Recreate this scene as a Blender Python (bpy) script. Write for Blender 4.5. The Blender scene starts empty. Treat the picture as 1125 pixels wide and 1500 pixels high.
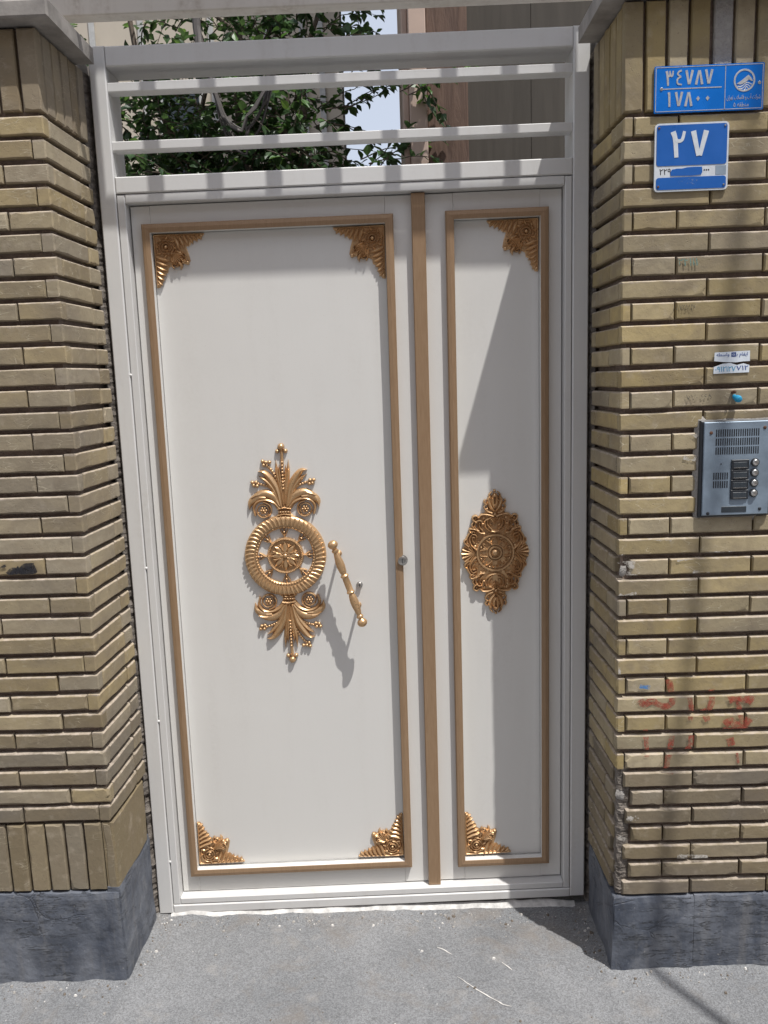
import bpy, math, random
from mathutils import Vector, Matrix, noise
R = random.Random(11)
sc = bpy.context.scene
col = sc.collection

# ------------------------------------------------------------------ camera, sky, sun, exposure
cam = bpy.data.cameras.new('camera'); camo = bpy.data.objects.new('camera', cam); col.objects.link(camo)
camo.location = (0.76776, -2.24492, 1.58159)
_p, _r, _y = -0.16535, 0.03615, 0.01689
M = Matrix.Rotation(_y, 3, 'Z') @ Matrix.Rotation(_p, 3, 'X') @ Matrix.Rotation(_r, 3, 'Y')
ax = [M @ Vector(v) for v in ((1, 0, 0), (0, 0, 1), (0, -1, 0))]
camo.rotation_euler = Matrix((ax[0], ax[1], ax[2])).transposed().to_euler()
cam.sensor_fit = 'HORIZONTAL'; cam.sensor_width = 36; cam.lens = 36 * 1183.57 / 1125
cam.clip_start = 0.05; cam.clip_end = 2000
sc.camera = camo
SUN = Vector((0.91, -1.0, 3.1)).normalized()
w = bpy.data.worlds.new('World'); sc.world = w; w.use_nodes = True
nt = w.node_tree; bg = nt.nodes['Background']
sky = nt.nodes.new('ShaderNodeTexSky'); sky.sky_type = 'NISHITA'; sky.sun_disc = False
sky.sun_elevation = math.asin(SUN.z); sky.sun_rotation = math.atan2(SUN.x, SUN.y)
sky.altitude = 1200; sky.air_density = 1.0; sky.dust_density = 9.0; sky.ozone_density = 1.0
hz = nt.nodes.new('ShaderNodeMix'); hz.data_type = 'RGBA'; hz.blend_type = 'ADD'; hz.clamp_result = False; hz.inputs[0].default_value = 1.0   # even milky haze over the whole sky
nt.links.new(sky.outputs[0], hz.inputs[6]); hz.inputs[7].default_value = (8.9, 9.45, 10.6, 1)
nt.links.new(hz.outputs[2], bg.inputs[0]); bg.inputs[1].default_value = 0.05
sl = bpy.data.lights.new('sun', 'SUN'); sl.energy = 4.0; sl.angle = math.radians(0.53); sl.color = (1, 0.975, 0.94)
slo = bpy.data.objects.new('sun', sl); col.objects.link(slo); slo.location = (3, -4, 12)
slo.rotation_euler = (-SUN).to_track_quat('-Z', 'Y').to_euler()
sc.view_settings.view_transform = 'Standard'; sc.view_settings.look = 'None'
sc.view_settings.gamma = 1.0; sc.view_settings.exposure = 0.22

# ------------------------------------------------------------------ material helpers
class NT:
    def __init__(s, name):
        s.m = bpy.data.materials.new(name); s.m.use_nodes = True; s.t = s.m.node_tree
        s.b = s.t.nodes['Principled BSDF']; s.out = s.t.nodes['Material Output']
    def n(s, typ, **kw):
        nd = s.t.nodes.new(typ)
        for k, v in kw.items(): setattr(nd, k, v)
        return nd
    def set(s, sock, v):
        if hasattr(v, 'links') or isinstance(v, bpy.types.NodeSocket): s.t.links.new(v, sock)
        else:
            if isinstance(v, tuple) and len(v) == 3 and len(sock.default_value) == 4: v = (*v, 1)
            sock.default_value = v
    def pos(s): return s.n('ShaderNodeNewGeometry').outputs['Position']
    def obj(s): return s.n('ShaderNodeTexCoord').outputs['Object']
    def rnd(s): return s.n('ShaderNodeObjectInfo').outputs['Random']
    def map(s, v, scale=(1, 1, 1), rot=(0, 0, 0), loc=(0, 0, 0)):
        m = s.n('ShaderNodeMapping'); s.set(m.inputs[0], v); m.inputs[1].default_value = loc; m.inputs[2].default_value = rot; m.inputs[3].default_value = scale
        return m.outputs[0]
    def noise(s, v, scale, detail=4, rough=.55, dist=0):
        n = s.n('ShaderNodeTexNoise'); s.set(n.inputs['Vector'], v); n.inputs['Scale'].default_value = scale
        n.inputs['Detail'].default_value = detail; n.inputs['Roughness'].default_value = rough; n.inputs['Distortion'].default_value = dist
        return n.outputs[0]
    def vor(s, v, scale, feature='F1', out=0, rnd=1.0):
        n = s.n('ShaderNodeTexVoronoi', feature=feature); s.set(n.inputs['Vector'], v); n.inputs['Scale'].default_value = scale
        n.inputs['Randomness'].default_value = rnd
        return n.outputs[out]
    def ramp(s, f, a, b, lo=0.0, hi=1.0):
        n = s.n('ShaderNodeMapRange'); s.set(n.inputs[0], f)
        for i, v in zip((1, 2, 3, 4), (a, b, lo, hi)): n.inputs[i].default_value = v
        return n.outputs[0]
    def mix(s, f, a, b):
        n = s.n('ShaderNodeMix', data_type='RGBA'); s.set(n.inputs[0], f); s.set(n.inputs[6], a); s.set(n.inputs[7], b)
        return n.outputs[2]
    def math(s, op, a, b=0.0):
        n = s.n('ShaderNodeMath', operation=op); s.set(n.inputs[0], a); s.set(n.inputs[1], b)
        return n.outputs[0]
    def hsv(s, c, h=.5, sa=1.0, v=1.0):
        n = s.n('ShaderNodeHueSaturation'); s.set(n.inputs['Color'], c); s.set(n.inputs['Hue'], h); s.set(n.inputs['Saturation'], sa); s.set(n.inputs['Value'], v)
        return n.outputs[0]
    def bump(s, h, strength=.3, dist=.002, normal=None):
        n = s.n('ShaderNodeBump'); s.set(n.inputs['Height'], h); n.inputs['Strength'].default_value = strength; n.inputs['Distance'].default_value = dist
        if normal is not None: s.set(n.inputs['Normal'], normal)
        return n.outputs[0]
    def done(s, color=None, rough=None, metal=None, normal=None, **kw):
        if color is not None: s.set(s.b.inputs['Base Color'], color)
        if rough is not None: s.set(s.b.inputs['Roughness'], rough)
        if metal is not None: s.set(s.b.inputs['Metallic'], metal)
        if normal is not None: s.set(s.b.inputs['Normal'], normal)
        for k, v in kw.items(): s.set(s.b.inputs[k], v)
        return s.m
MAT = {}
def mk_paint(name, c, rough=.38, dust=.25, dustc=(.42, .38, .33)):
    t = NT(name); p = t.pos()
    streak = t.noise(t.map(p, (6, 6, .7)), 3.0, 5)
    fine = t.noise(p, 90, 3)
    d = t.math('MULTIPLY', t.ramp(streak, .5, .8), t.ramp(fine, .3, .7))
    cc = t.mix(t.math('MULTIPLY', d, dust), c, dustc)
    sp = t.ramp(t.noise(p, 420, 1), .74, .78)
    cc = t.mix(t.math('MULTIPLY', sp, .35), cc, dustc)
    nb = t.bump(t.math('ADD', t.noise(t.map(p, (1, 1, .25)), 60, 3), t.math('MULTIPLY', t.noise(p, 9, 2), 2.5)), .16, .0012)
    return t.done(cc, t.ramp(t.noise(p, 14, 4), .3, .7, rough - .08, rough + .12), normal=nb)
MAT['white'] = mk_paint('cream_white_gate_paint', (.70, .69, .66), .36, .14)
MAT['frame'] = mk_paint('white_frame_paint', (.64, .635, .62), .40, .45)
MAT['lintel'] = mk_paint('cream_lintel_paint', (.62, .58, .52), .5, .9, (.3, .24, .18))
def mk_gold(name, c, c2, metal, rough, sc_=40):
    t = NT(name); p = t.pos()
    n = t.noise(t.map(p, (8, 8, .6)), sc_, 4)
    cc = t.mix(t.ramp(n, .35, .7), c, c2)
    return t.done(cc, t.ramp(t.noise(p, 120, 3), .3, .7, rough - .07, rough + .1), metal, t.bump(t.noise(t.map(p, (3, 3, .4)), 160, 3), .12, .0006))
MAT['moulding'] = mk_gold('satin_gold_brown_moulding_paint', (.36, .24, .145), (.31, .20, .115), .25, .42)
MAT['gold'] = mk_gold('bright_gold_ornament_paint', (.63, .415, .225), (.53, .335, .175), .62, .31, 60)
def mk_brick(name, c, c2, grime, scratch, smear=.75):
    t = NT(name); o = t.obj(); p = t.pos(); r = t.rnd()
    off = t.n('ShaderNodeVectorMath', operation='ADD'); t.set(off.inputs[0], p)
    cmb = t.n('ShaderNodeCombineXYZ'); t.set(cmb.inputs[0], t.math('MULTIPLY', r, 7)); t.set(cmb.inputs[2], t.math('MULTIPLY', r, 3)); t.set(off.inputs[1], cmb.outputs[0])
    v = off.outputs[0]
    cc = t.mix(t.ramp(r, 0, 1), c, c2)
    r2 = t.math('FRACT', t.math('MULTIPLY', r, 37.7))
    cc = t.hsv(cc, .5, t.ramp(t.math('FRACT', t.math('MULTIPLY', r, 91.3)), 0, 1, .75, 1.15), t.ramp(r2, 0, 1, .82, 1.12))
    blot = t.ramp(t.noise(v, 16, 5, .6, .6), .42, .72)
    cc = t.mix(t.math('MULTIPLY', blot, .5), cc, (.20, .155, .10))
    pale = t.ramp(t.noise(v, 30, 4, .6), .56, .78)
    cc = t.mix(t.math('MULTIPLY', pale, .32), cc, (.52, .45, .36))
    # weathering: greasy grey stain patches of their own shape
    st = t.ramp(t.noise(t.map(p, (1.1, 1.1, 1.9)), 1.9, 6, .62, .4), .46, .66)
    cc = t.mix(t.math('MULTIPLY', st, grime), cc, (.135, .115, .10))
    # pale scratches
    s1 = t.vor(t.map(v, (26, 26, 120), (.3, .7, .2)), 1.0, 'DISTANCE_TO_EDGE')
    sm = t.math('MULTIPLY', t.ramp(s1, .0, .035, 1, 0), t.ramp(t.noise(v, 22, 2), .52, .62))
    zz = t.n('ShaderNodeSeparateXYZ'); t.set(zz.inputs[0], p)
    patch = t.ramp(t.noise(p, 2.6, 3), .40, .58)
    sm = t.math('MULTIPLY', t.math('MULTIPLY', sm, patch), scratch)
    cc = t.mix(sm, cc, (.56, .50, .37))
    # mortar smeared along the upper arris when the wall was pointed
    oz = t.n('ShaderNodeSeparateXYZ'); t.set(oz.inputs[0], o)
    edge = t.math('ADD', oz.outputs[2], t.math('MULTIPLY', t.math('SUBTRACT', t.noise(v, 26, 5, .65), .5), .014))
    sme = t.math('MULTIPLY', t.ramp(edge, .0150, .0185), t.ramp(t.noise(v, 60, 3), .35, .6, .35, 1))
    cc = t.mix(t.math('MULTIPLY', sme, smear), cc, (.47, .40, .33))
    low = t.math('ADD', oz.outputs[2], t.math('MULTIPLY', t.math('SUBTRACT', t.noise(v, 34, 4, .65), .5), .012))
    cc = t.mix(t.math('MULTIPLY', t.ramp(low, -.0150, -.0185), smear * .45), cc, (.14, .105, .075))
    pits = t.ramp(t.vor(v, 190), .0, .28, 1, 0)
    pits = t.math('MULTIPLY', pits, t.ramp(t.noise(v, 40, 2), .5, .65))
    cc = t.mix(t.math('MULTIPLY', pits, .55), cc, (.08, .06, .045))
    h = t.math('ADD', t.noise(v, 70, 5, .65), t.math('ADD', t.math('MULTIPLY', sm, .5), t.math('MULTIPLY', pits, -.8)))
    h = t.math('ADD', h, t.math('MULTIPLY', t.noise(v, 18, 3), 1.3))
    return t.done(cc, .82, normal=t.bump(h, .5, .002))
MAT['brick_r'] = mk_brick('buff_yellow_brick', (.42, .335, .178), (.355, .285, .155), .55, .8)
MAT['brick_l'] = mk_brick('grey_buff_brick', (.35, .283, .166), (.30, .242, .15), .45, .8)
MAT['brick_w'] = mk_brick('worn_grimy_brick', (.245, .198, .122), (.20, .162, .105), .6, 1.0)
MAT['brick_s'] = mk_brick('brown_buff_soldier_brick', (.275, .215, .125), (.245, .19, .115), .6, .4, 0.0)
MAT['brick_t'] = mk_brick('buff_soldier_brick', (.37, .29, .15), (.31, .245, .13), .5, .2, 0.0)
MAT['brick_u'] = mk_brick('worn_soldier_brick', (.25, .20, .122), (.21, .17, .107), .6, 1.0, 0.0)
def mk_mortar(name, c, c2):
    t = NT(name); p = t.pos(); n = t.noise(p, 45, 6, .65)
    return t.done(t.mix(t.ramp(n, .3, .7), c, c2), .95, normal=t.bump(t.math('ADD', n, t.noise(p, 220, 3)), .9, .004))
MAT['mortar'] = mk_mortar('grey_brown_mortar', (.17, .125, .10), (.30, .235, .195))
MAT['joint'] = mk_mortar('crumbling_dark_mortar', (.06, .05, .042), (.26, .23, .20))
MAT['cement'] = mk_mortar('grey_cement', (.27, .255, .24), (.38, .36, .33))
def mk_slate():
    t = NT('blue_grey_slate'); p = t.pos()
    n = t.noise(t.map(p, (1, 1, .5)), 9, 7, .62, .5)
    cc = t.mix(t.ramp(n, .3, .72), (.045, .055, .078), (.175, .188, .215))
    streak = t.ramp(t.noise(t.map(p, (16, 16, 1.6)), 2.2, 4), .55, .75)
    cc = t.mix(t.math('MULTIPLY', streak, .4), cc, (.23, .22, .21))
    ck = t.vor(t.map(p, (5, 5, 7), (.3, .6, .2)), 1.0, 'DISTANCE_TO_EDGE')
    wob = t.math('ADD', ck, t.math('MULTIPLY', t.math('SUBTRACT', t.noise(p, 34, 5), .5), .14))
    cr = t.math('MULTIPLY', t.ramp(t.math('ABSOLUTE', wob), .0, .016, 1, 0), t.ramp(t.noise(p, 5, 2), .52, .6))
    fl = t.noise(t.map(p, (2.2, 2.2, 14)), 3.2, 6, .65, .5)
    flk = t.math('MULTIPLY', t.ramp(t.math('ABSOLUTE', t.math('SUBTRACT', fl, .55)), .0, .012, 1, 0), t.ramp(t.noise(p, 6, 2), .48, .6))
    cr = t.math('MAXIMUM', t.math('MULTIPLY', cr, .35), flk)
    pt = t.ramp(t.noise(p, 14, 7, .7, .4), .52, .66)
    cc = t.mix(t.math('MULTIPLY', pt, .45), cc, (.20, .205, .215))
    cc = t.mix(t.math('MULTIPLY', cr, .75), cc, (.025, .025, .027))
    spl = t.ramp(t.noise(p, 75, 3), .70, .76)
    cc = t.mix(t.math('MULTIPLY', spl, .5), cc, (.36, .35, .33))
    h = t.math('SUBTRACT', t.math('ADD', t.noise(p, 26, 6, .6), t.math('MULTIPLY', t.noise(p, 7, 2), 2)), t.math('MULTIPLY', cr, 1.0))
    return t.done(cc, .62, normal=t.bump(h, .9, .006))
MAT['slate'] = mk_slate()
def mk_ground():
    t = NT('worn_grey_pavement'); p = t.pos()
    big = t.noise(p, 2.2, 6, .6, .5)
    cc = t.mix(t.ramp(big, .32, .7), (.155, .160, .166), (.225, .229, .234))
    agg = t.vor(p, 330, 'F1', 1)
    sep = t.n('ShaderNodeSeparateColor'); t.set(sep.inputs[0], agg)
    cc = t.hsv(cc, .5, 1.0, t.ramp(sep.outputs[0], 0, 1, .70, 1.26))
    dk = t.ramp(t.noise(p, 38, 6, .75), .60, .70)
    cc = t.mix(t.math('MULTIPLY', dk, .45), cc, (.07, .068, .066))
    pale = t.math('MULTIPLY', t.ramp(t.noise(p, 11, 6, .7), .56, .7), .45)
    cc = t.mix(pale, cc, (.31, .295, .275))
    spot = t.ramp(t.vor(p, 34), .0, .11, 1, 0)
    spot = t.math('MULTIPLY', spot, t.ramp(t.noise(p, 9, 2), .58, .62))
    cc = t.mix(t.math('MULTIPLY', spot, .8), cc, (.55, .53, .5))
    ck = t.vor(t.map(p, (1, 1, 1), loc=(.37, .2, 0)), 1.15, 'DISTANCE_TO_EDGE')
    wob = t.math('ADD', ck, t.math('MULTIPLY', t.math('SUBTRACT', t.noise(p, 9, 6, .6), .5), .09))
    cr = t.math('MULTIPLY', t.ramp(t.math('ABSOLUTE', wob), .0, .005, 1, 0), t.ramp(t.noise(p, 1.7, 2), .70, .76))
    cc = t.mix(t.math('MULTIPLY', cr, .5), cc, (.05, .048, .045))
    pit = t.math('MULTIPLY', t.ramp(t.vor(p, 75), .0, .16, 1, 0), t.ramp(t.noise(p, 13, 2), .54, .6))
    cc = t.mix(t.math('MULTIPLY', pit, .75), cc, (.045, .045, .047))
    soil = t.math('MULTIPLY', t.ramp(t.noise(p, 5.5, 6, .7, .6), .53, .68), .5)
    cc = t.mix(soil, cc, (.19, .165, .14))
    h = t.math('ADD', t.math('MULTIPLY', t.vor(p, 330), .45), t.math('MULTIPLY', t.noise(p, 75, 6, .7), 1.3))
    h = t.math('SUBTRACT', h, t.math('MULTIPLY', cr, 1.2))
    return t.done(cc, .9, normal=t.bump(h, .55, .004))
MAT['ground'] = mk_ground()
def plain(name, c, rough=.5, metal=0.0, var=.12, scale=40, bump=.15, bd=.001):
    t = NT(name); p = t.pos(); n = t.noise(p, scale, 5, .6)
    cc = t.hsv(c if not isinstance(c, tuple) else (*c, 1), .5, 1.0, t.ramp(n, .3, .7, 1 - var, 1 + var))
    return t.done(cc, t.ramp(n, .3, .7, max(.05, rough - .08), rough + .08), metal, t.bump(n, bump, bd))
MAT['coping'] = plain('grey_stone_coping', (.27, .25, .23), .8, 0, .3, 16, .5, .004)
MAT['sealant'] = plain('dark_gap_sealant', (.05, .045, .04), .9, 0, .4, 60, .8, .005)
MAT['seam'] = plain('dark_seam', (.09, .085, .08), .8)
MAT['paintdrip'] = plain('white_paint_spill', (.52, .51, .49), .7, 0, .4, 30, .4, .002)
MAT['soilgrit'] = plain('brown_grit', (.15, .125, .10), .95, 0, .4, 90, .6, .003)
MAT['chip'] = plain('white_plaster_chip', (.58, .56, .53), .85, 0, .2, 60, .8, .004)
MAT['blue'] = plain('blue_enamel', (.015, .115, .42), .32, 0, .08, 12, .05)
MAT['blue_foil'] = plain('blue_anodised_plate', (.006, .20, .75), .25, .3, .1, 9, .05)
MAT['signwhite'] = plain('sign_white', (.62, .66, .70), .4, 0, .08, 90)
MAT['silver'] = plain('silver_emboss', (.62, .64, .66), .3, .5, .08, 90)
MAT['ink'] = plain('black_ink', (.02, .02, .025), .6)
MAT['steel'] = plain('brushed_blue_steel_plate', (.25, .315, .385), .45, .3, .22, 14, .1)
MAT['dark'] = plain('dark_plastic', (.02, .024, .03), .45)
MAT['darkwin'] = plain('dark_name_window', (.045, .055, .065), .2)
MAT['chrome'] = plain('chrome', (.48, .47, .45), .32, .85)
MAT['rust'] = plain('rusty_screw', (.13, .06, .035), .8, .1, .4, 200, .8)
MAT['paper'] = plain('sticker_paper', (.68, .74, .80), .6)
MAT['cyan'] = plain('cyan_ink', (.02, .30, .52), .6)
MAT['navy'] = plain('navy_ink', (.03, .08, .30), .6)
MAT['bark'] = plain('grey_brown_bark', (.12, .095, .075), .9, 0, .35, 30, .8, .006)
MAT['iron'] = plain('dark_painted_iron', (.07, .07, .075), .5)
MAT['cable'] = plain('grey_cable', (.10, .09, .085), .6)
MAT['beige'] = plain('pinkish_beige_render', (.50, .38, .31), .85, 0, .08, 8, .3, .003)
MAT['cream'] = plain('cream_facade', (.55, .49, .40), .85, 0, .08, 3, .2, .003)
MAT['winframe'] = plain('white_window_frame', (.5, .5, .48), .5)
MAT['glass'] = plain('dark_window_glass', (.03, .04, .05), .1)
def mk_brownstone():
    t = NT('brown_veined_stone'); p = t.pos()
    n = t.noise(t.map(p, (9, 9, 1.0), (0, .5, 0)), 4, 7, .65, .8)
    cc = t.mix(t.ramp(n, .3, .7), (.075, .042, .030), (.155, .095, .066))
    return t.done(cc, .75, normal=t.bump(n, .7, .01))
MAT['brownstone'] = mk_brownstone()
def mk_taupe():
    t = NT('shade_toned_taupe_cladding'); p = t.pos()
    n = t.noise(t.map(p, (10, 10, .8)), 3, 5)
    cc = t.mix(t.ramp(n, .3, .7), (.055, .047, .037), (.075, .065, .052))  # dark base colour stands for an overhang's shade on the neighbour's wall
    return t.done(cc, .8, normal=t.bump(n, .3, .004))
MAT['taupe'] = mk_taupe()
def mk_leaf(name, c, c2):
    t = NT(name); p = t.pos()
    n = t.noise(p, 6, 3); r = t.rnd()
    cc = t.hsv(t.mix(t.ramp(n, .35, .65), c, c2), .5, 1.0, t.ramp(t.noise(p, 33, 2), .3, .7, .7, 1.35))
    t.done(cc, .42)
    tr = t.n('ShaderNodeBsdfTranslucent'); t.set(tr.inputs[0], t.hsv(cc, .47, 1.15, 1.7))
    mx = t.n('ShaderNodeMixShader'); mx.inputs[0].default_value = .33
    t.t.links.new(t.b.outputs[0], mx.inputs[1]); t.t.links.new(tr.outputs[0], mx.inputs[2]); t.t.links.new(mx.outputs[0], t.out.inputs[0])
    return t.m
MAT['leaf'] = mk_leaf('dark_green_leaf', (.030, .066, .026), (.058, .11, .042))
MAT['leaf2'] = mk_leaf('fresh_green_leaf', (.06, .14, .045), (.09, .17, .05))
def mk_spray(name, c, lo, hi, scale=70):
    # sprayed / rubbed paint: thin, broken up by noise
    t = NT(name); p = t.pos(); n = t.noise(p, scale, 5, .7)
    t.done(c, .8)
    tr = t.n('ShaderNodeBsdfTransparent'); mx = t.n('ShaderNodeMixShader'); t.set(mx.inputs[0], t.ramp(n, lo, hi, 0, .85))
    t.t.links.new(tr.outputs[0], mx.inputs[1]); t.t.links.new(t.b.outputs[0], mx.inputs[2]); t.t.links.new(mx.outputs[0], t.out.inputs[0])
    return t.m
MAT['redspray'] = mk_spray('faded_red_spray', (.38, .075, .045), .36, .66)
MAT['blackmark'] = mk_spray('black_marker_scribble', (.02, .02, .025), .32, .5)
MAT['stamp'] = mk_spray('faded_stamp_ink', (.10, .10, .09), .40, .62, 160)
MAT['tealstamp'] = mk_spray('faded_teal_stamp', (.14, .30, .28), .38, .62, 160)
MAT['whitescuff'] = mk_spray('white_plaster_scuff', (.56, .53, .48), .42, .6, 60)
MAT['faintscuff'] = mk_spray('faint_pale_scuff', (.35, .45, .6), .55, .75, 220)
MAT['bluerub'] = mk_spray('blue_paint_rub', (.08, .25, .55), .38, .6, 120)

# ------------------------------------------------------------------ mesh builder
def catmull(pts, n=6):
    P = [Vector(p) for p in pts]
    if len(P) < 3: return [P[0].lerp(P[-1], i / n) for i in range(n + 1)]
    P = [P[0] * 2 - P[1]] + P + [P[-1] * 2 - P[-2]]
    out = []
    for i in range(1, len(P) - 2):
        a, b, c, d = P[i - 1:i + 3]
        for k in range(n):
            t = k / n
            out.append(.5 * ((2 * b) + (c - a) * t + (2 * a - 5 * b + 4 * c - d) * t * t + (3 * b - a - 3 * c + d) * t ** 3))
    out.append(P[-2]); return out
class MB:
    def __init__(s): s.v = []; s.f = []; s.mi = []; s.m = 0
    def face(s, *idx): s.f.append(idx); s.mi.append(s.m)
    def add(s, vs):
        k = len(s.v); s.v.extend(Vector(v) for v in vs); return k
    def box(s, x0, x1, y0, y1, z0, z1):
        k = s.add([(x, y, z) for z in (z0, z1) for y in (y0, y1) for x in (x0, x1)])
        for q in ((0, 2, 3, 1), (4, 5, 7, 6), (0, 1, 5, 4), (2, 6, 7, 3), (0, 4, 6, 2), (1, 3, 7, 5)): s.face(*[k + i for i in q])
        return s
    def bbox(s, x0, x1, y0, y1, z0, z1, b=.002):
        # box with chamfered vertical / horizontal front edges (front = y0)
        k = s.add([(x0, y0 + b, z0), (x1, y0 + b, z0), (x1, y0 + b, z1), (x0, y0 + b, z1),
                   (x0 + b, y0, z0 + b), (x1 - b, y0, z0 + b), (x1 - b, y0, z1 - b), (x0 + b, y0, z1 - b),
                   (x0, y1, z0), (x1, y1, z0), (x1, y1, z1), (x0, y1, z1)])
        s.face(k + 4, k + 5, k + 6, k + 7)
        for i in range(4):
            j = (i + 1) % 4
            s.face(k + i, k + j, k + 4 + j, k + 4 + i); s.face(k + 8 + i, k + 8 + j, k + j, k + i)
        s.face(k + 11, k + 10, k + 9, k + 8); return s
    def tube(s, pts, r, n=8, cap=True):
        P = [Vector(p) for p in pts]; up = Vector((.13, .31, .94)); rings = []
        for i, p in enumerate(P):
            t = (P[min(i + 1, len(P) - 1)] - P[max(i - 1, 0)]).normalized()
            a = t.cross(up)
            if a.length < .05: a = t.cross(Vector((1, 0, 0)))
            a.normalize(); b = t.cross(a)
            rr = r(i / (len(P) - 1)) if callable(r) else r
            rings.append(s.add([p + (a * math.cos(q * math.tau / n) + b * math.sin(q * math.tau / n)) * rr for q in range(n)]))
        for i in range(len(P) - 1):
            for q in range(n):
                s.face(rings[i] + q, rings[i] + (q + 1) % n, rings[i + 1] + (q + 1) % n, rings[i + 1] + q)
        if cap:
            s.face(*[rings[0] + q for q in range(n)][::-1]); s.face(*[rings[-1] + q for q in range(n)])
        return s
    def lathe(s, o, axis, prof, n=16):
        # prof = [(r, h)] along axis from o
        o = Vector(o); a = Vector(axis).normalized(); u = a.orthogonal().normalized(); w_ = a.cross(u); rings = []
        for r, h in prof:
            rings.append(s.add([o + a * h + (u * math.cos(q * math.tau / n) + w_ * math.sin(q * math.tau / n)) * max(r, 1e-5) for q in range(n)]))
        for i in range(len(prof) - 1):
            for q in range(n):
                s.face(rings[i] + q, rings[i] + (q + 1) % n, rings[i + 1] + (q + 1) % n, rings[i + 1] + q)
        s.face(*[rings[-1] + q for q in range(n)]); s.face(*[rings[0] + q for q in range(n)][::-1]); return s
    def poly(s, pts, y0, y1):
        # extruded polygon in xz, front at y0
        n = len(pts); k = s.add([(x, y0, z) for x, z in pts] + [(x, y1, z) for x, z in pts])
        ar = sum(pts[i][0] * pts[(i + 1) % n][1] - pts[(i + 1) % n][0] * pts[i][1] for i in range(n))
        fr = [k + i for i in range(n)]
        if ar < 0: fr = fr[::-1]
        s.face(*fr)
        for i in range(n):
            j = (i + 1) % n
            q = (k + i, k + n + i, k + n + j, k + j)
            s.face(*(q if ar > 0 else q[::-1]))
        return s
    # ---- relief elements on a plane: (u, v, height)
    def stroke(s, pts, w, h, n=5, base=0.0):
        P = catmull(pts, n); N = len(P); prof = [(-1, 0), (-.62, .72), (0, 1), (.62, .72), (1, 0)]; rings = []
        for i, p in enumerate(P):
            t = P[min(i + 1, N - 1)] - P[max(i - 1, 0)]; t = Vector((t.x, t.y)).normalized(); nn = Vector((-t.y, t.x))
            f = i / (N - 1); ww = w(f) if callable(w) else w; hh = h * min(1, .35 + ww / (.004))
            rings.append(s.add([(p.x + nn.x * a * ww, p.y + nn.y * a * ww, base + hh * b) for a, b in prof]))
        for i in range(N - 1):
            for q in range(4): s.face(rings[i] + q, rings[i + 1] + q, rings[i + 1] + q + 1, rings[i] + q + 1)
        s.face(*[rings[0] + q for q in range(5)]); s.face(*[rings[-1] + q for q in range(5)][::-1]); return s
    def bead(s, u, v, r, h=None, base=0.0, n=8):
        h = r if h is None else h
        rings = [s.add([(u + math.cos(q * math.tau / n) * r * cr, v + math.sin(q * math.tau / n) * r * cr, base + h * hh) for q in range(n)]) for cr, hh in ((1, 0), (.86, .55), (.5, .88))]
        k = s.add([(u, v, base + h)])
        for i in range(2):
            for q in range(n): s.face(rings[i] + q, rings[i] + (q + 1) % n, rings[i + 1] + (q + 1) % n, rings[i + 1] + q)
        for q in range(n): s.face(rings[2] + q, rings[2] + (q + 1) % n, k)
        return s
    def ring(s, u, v, prof, n=48):
        # prof [(radius, height)] swept round (u, v)
        rings = [s.add([(u + math.cos(q * math.tau / n) * r, v + math.sin(q * math.tau / n) * r, h) for q in range(n)]) for r, h in prof]
        for i in range(len(prof) - 1):
            for q in range(n): s.face(rings[i] + q, rings[i + 1] + q, rings[i + 1] + (q + 1) % n, rings[i] + (q + 1) % n)
        return s
    def merge(s, o, fn):
        k = len(s.v); s.v.extend(fn(v) for v in o.v)
        a = o.v and (fn(Vector((1, 0, 0))) - fn(Vector((0, 0, 0)))).cross(fn(Vector((0, 1, 0))) - fn(Vector((0, 0, 0)))).dot(fn(Vector((0, 0, 1))) - fn(Vector((0, 0, 0))))
        for f, m in zip(o.f, o.mi):
            g = tuple(k + i for i in f); s.f.append(g if a > 0 else g[::-1]); s.mi.append(m)
        return s
    def build(s, name, mats, parent=None, warp=None, smooth=False, root=None):
        if isinstance(mats, str): mats = [mats]
        vs = [warp(v) for v in s.v] if warp else s.v
        rl = Vector(root) if root is not None else (parent_world(parent) if parent else Vector((0, 0, 0)))
        me = bpy.data.meshes.new(name); me.from_pydata([tuple(v - rl) for v in vs], [], s.f)
        for m in mats: me.materials.append(MAT[m])
        me.polygons.foreach_set('material_index', s.mi)
        if smooth: me.polygons.foreach_set('use_smooth', [True] * len(s.f))
        me.update()
        o = bpy.data.objects.new(name, me); col.objects.link(o)
        if parent: o.parent = parent
        elif root is not None: o.location = rl
        return o
def parent_world(o):
    p = Vector((0, 0, 0))
    while o: p += o.location; o = o.parent
    return p
def smooth_angle(o, deg=40):
    me = o.data
    me.polygons.foreach_set('use_smooth', [True] * len(me.polygons))
    try: me.set_sharp_from_angle(angle=math.radians(deg))
    except Exception: pass
    return o
def tag(o, label=None, cat=None, group=None, kind=None):
    for k, v in (('label', label), ('category', cat), ('group', group), ('kind', kind)):
        if v: o[k] = v
    return o
def empty(name, loc, label, cat, group=None):
    o = bpy.data.objects.new(name, None); col.objects.link(o); o.location = loc; o.empty_display_size = .1
    return tag(o, label, cat, group)
GZ = -.035     # pavement level

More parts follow.
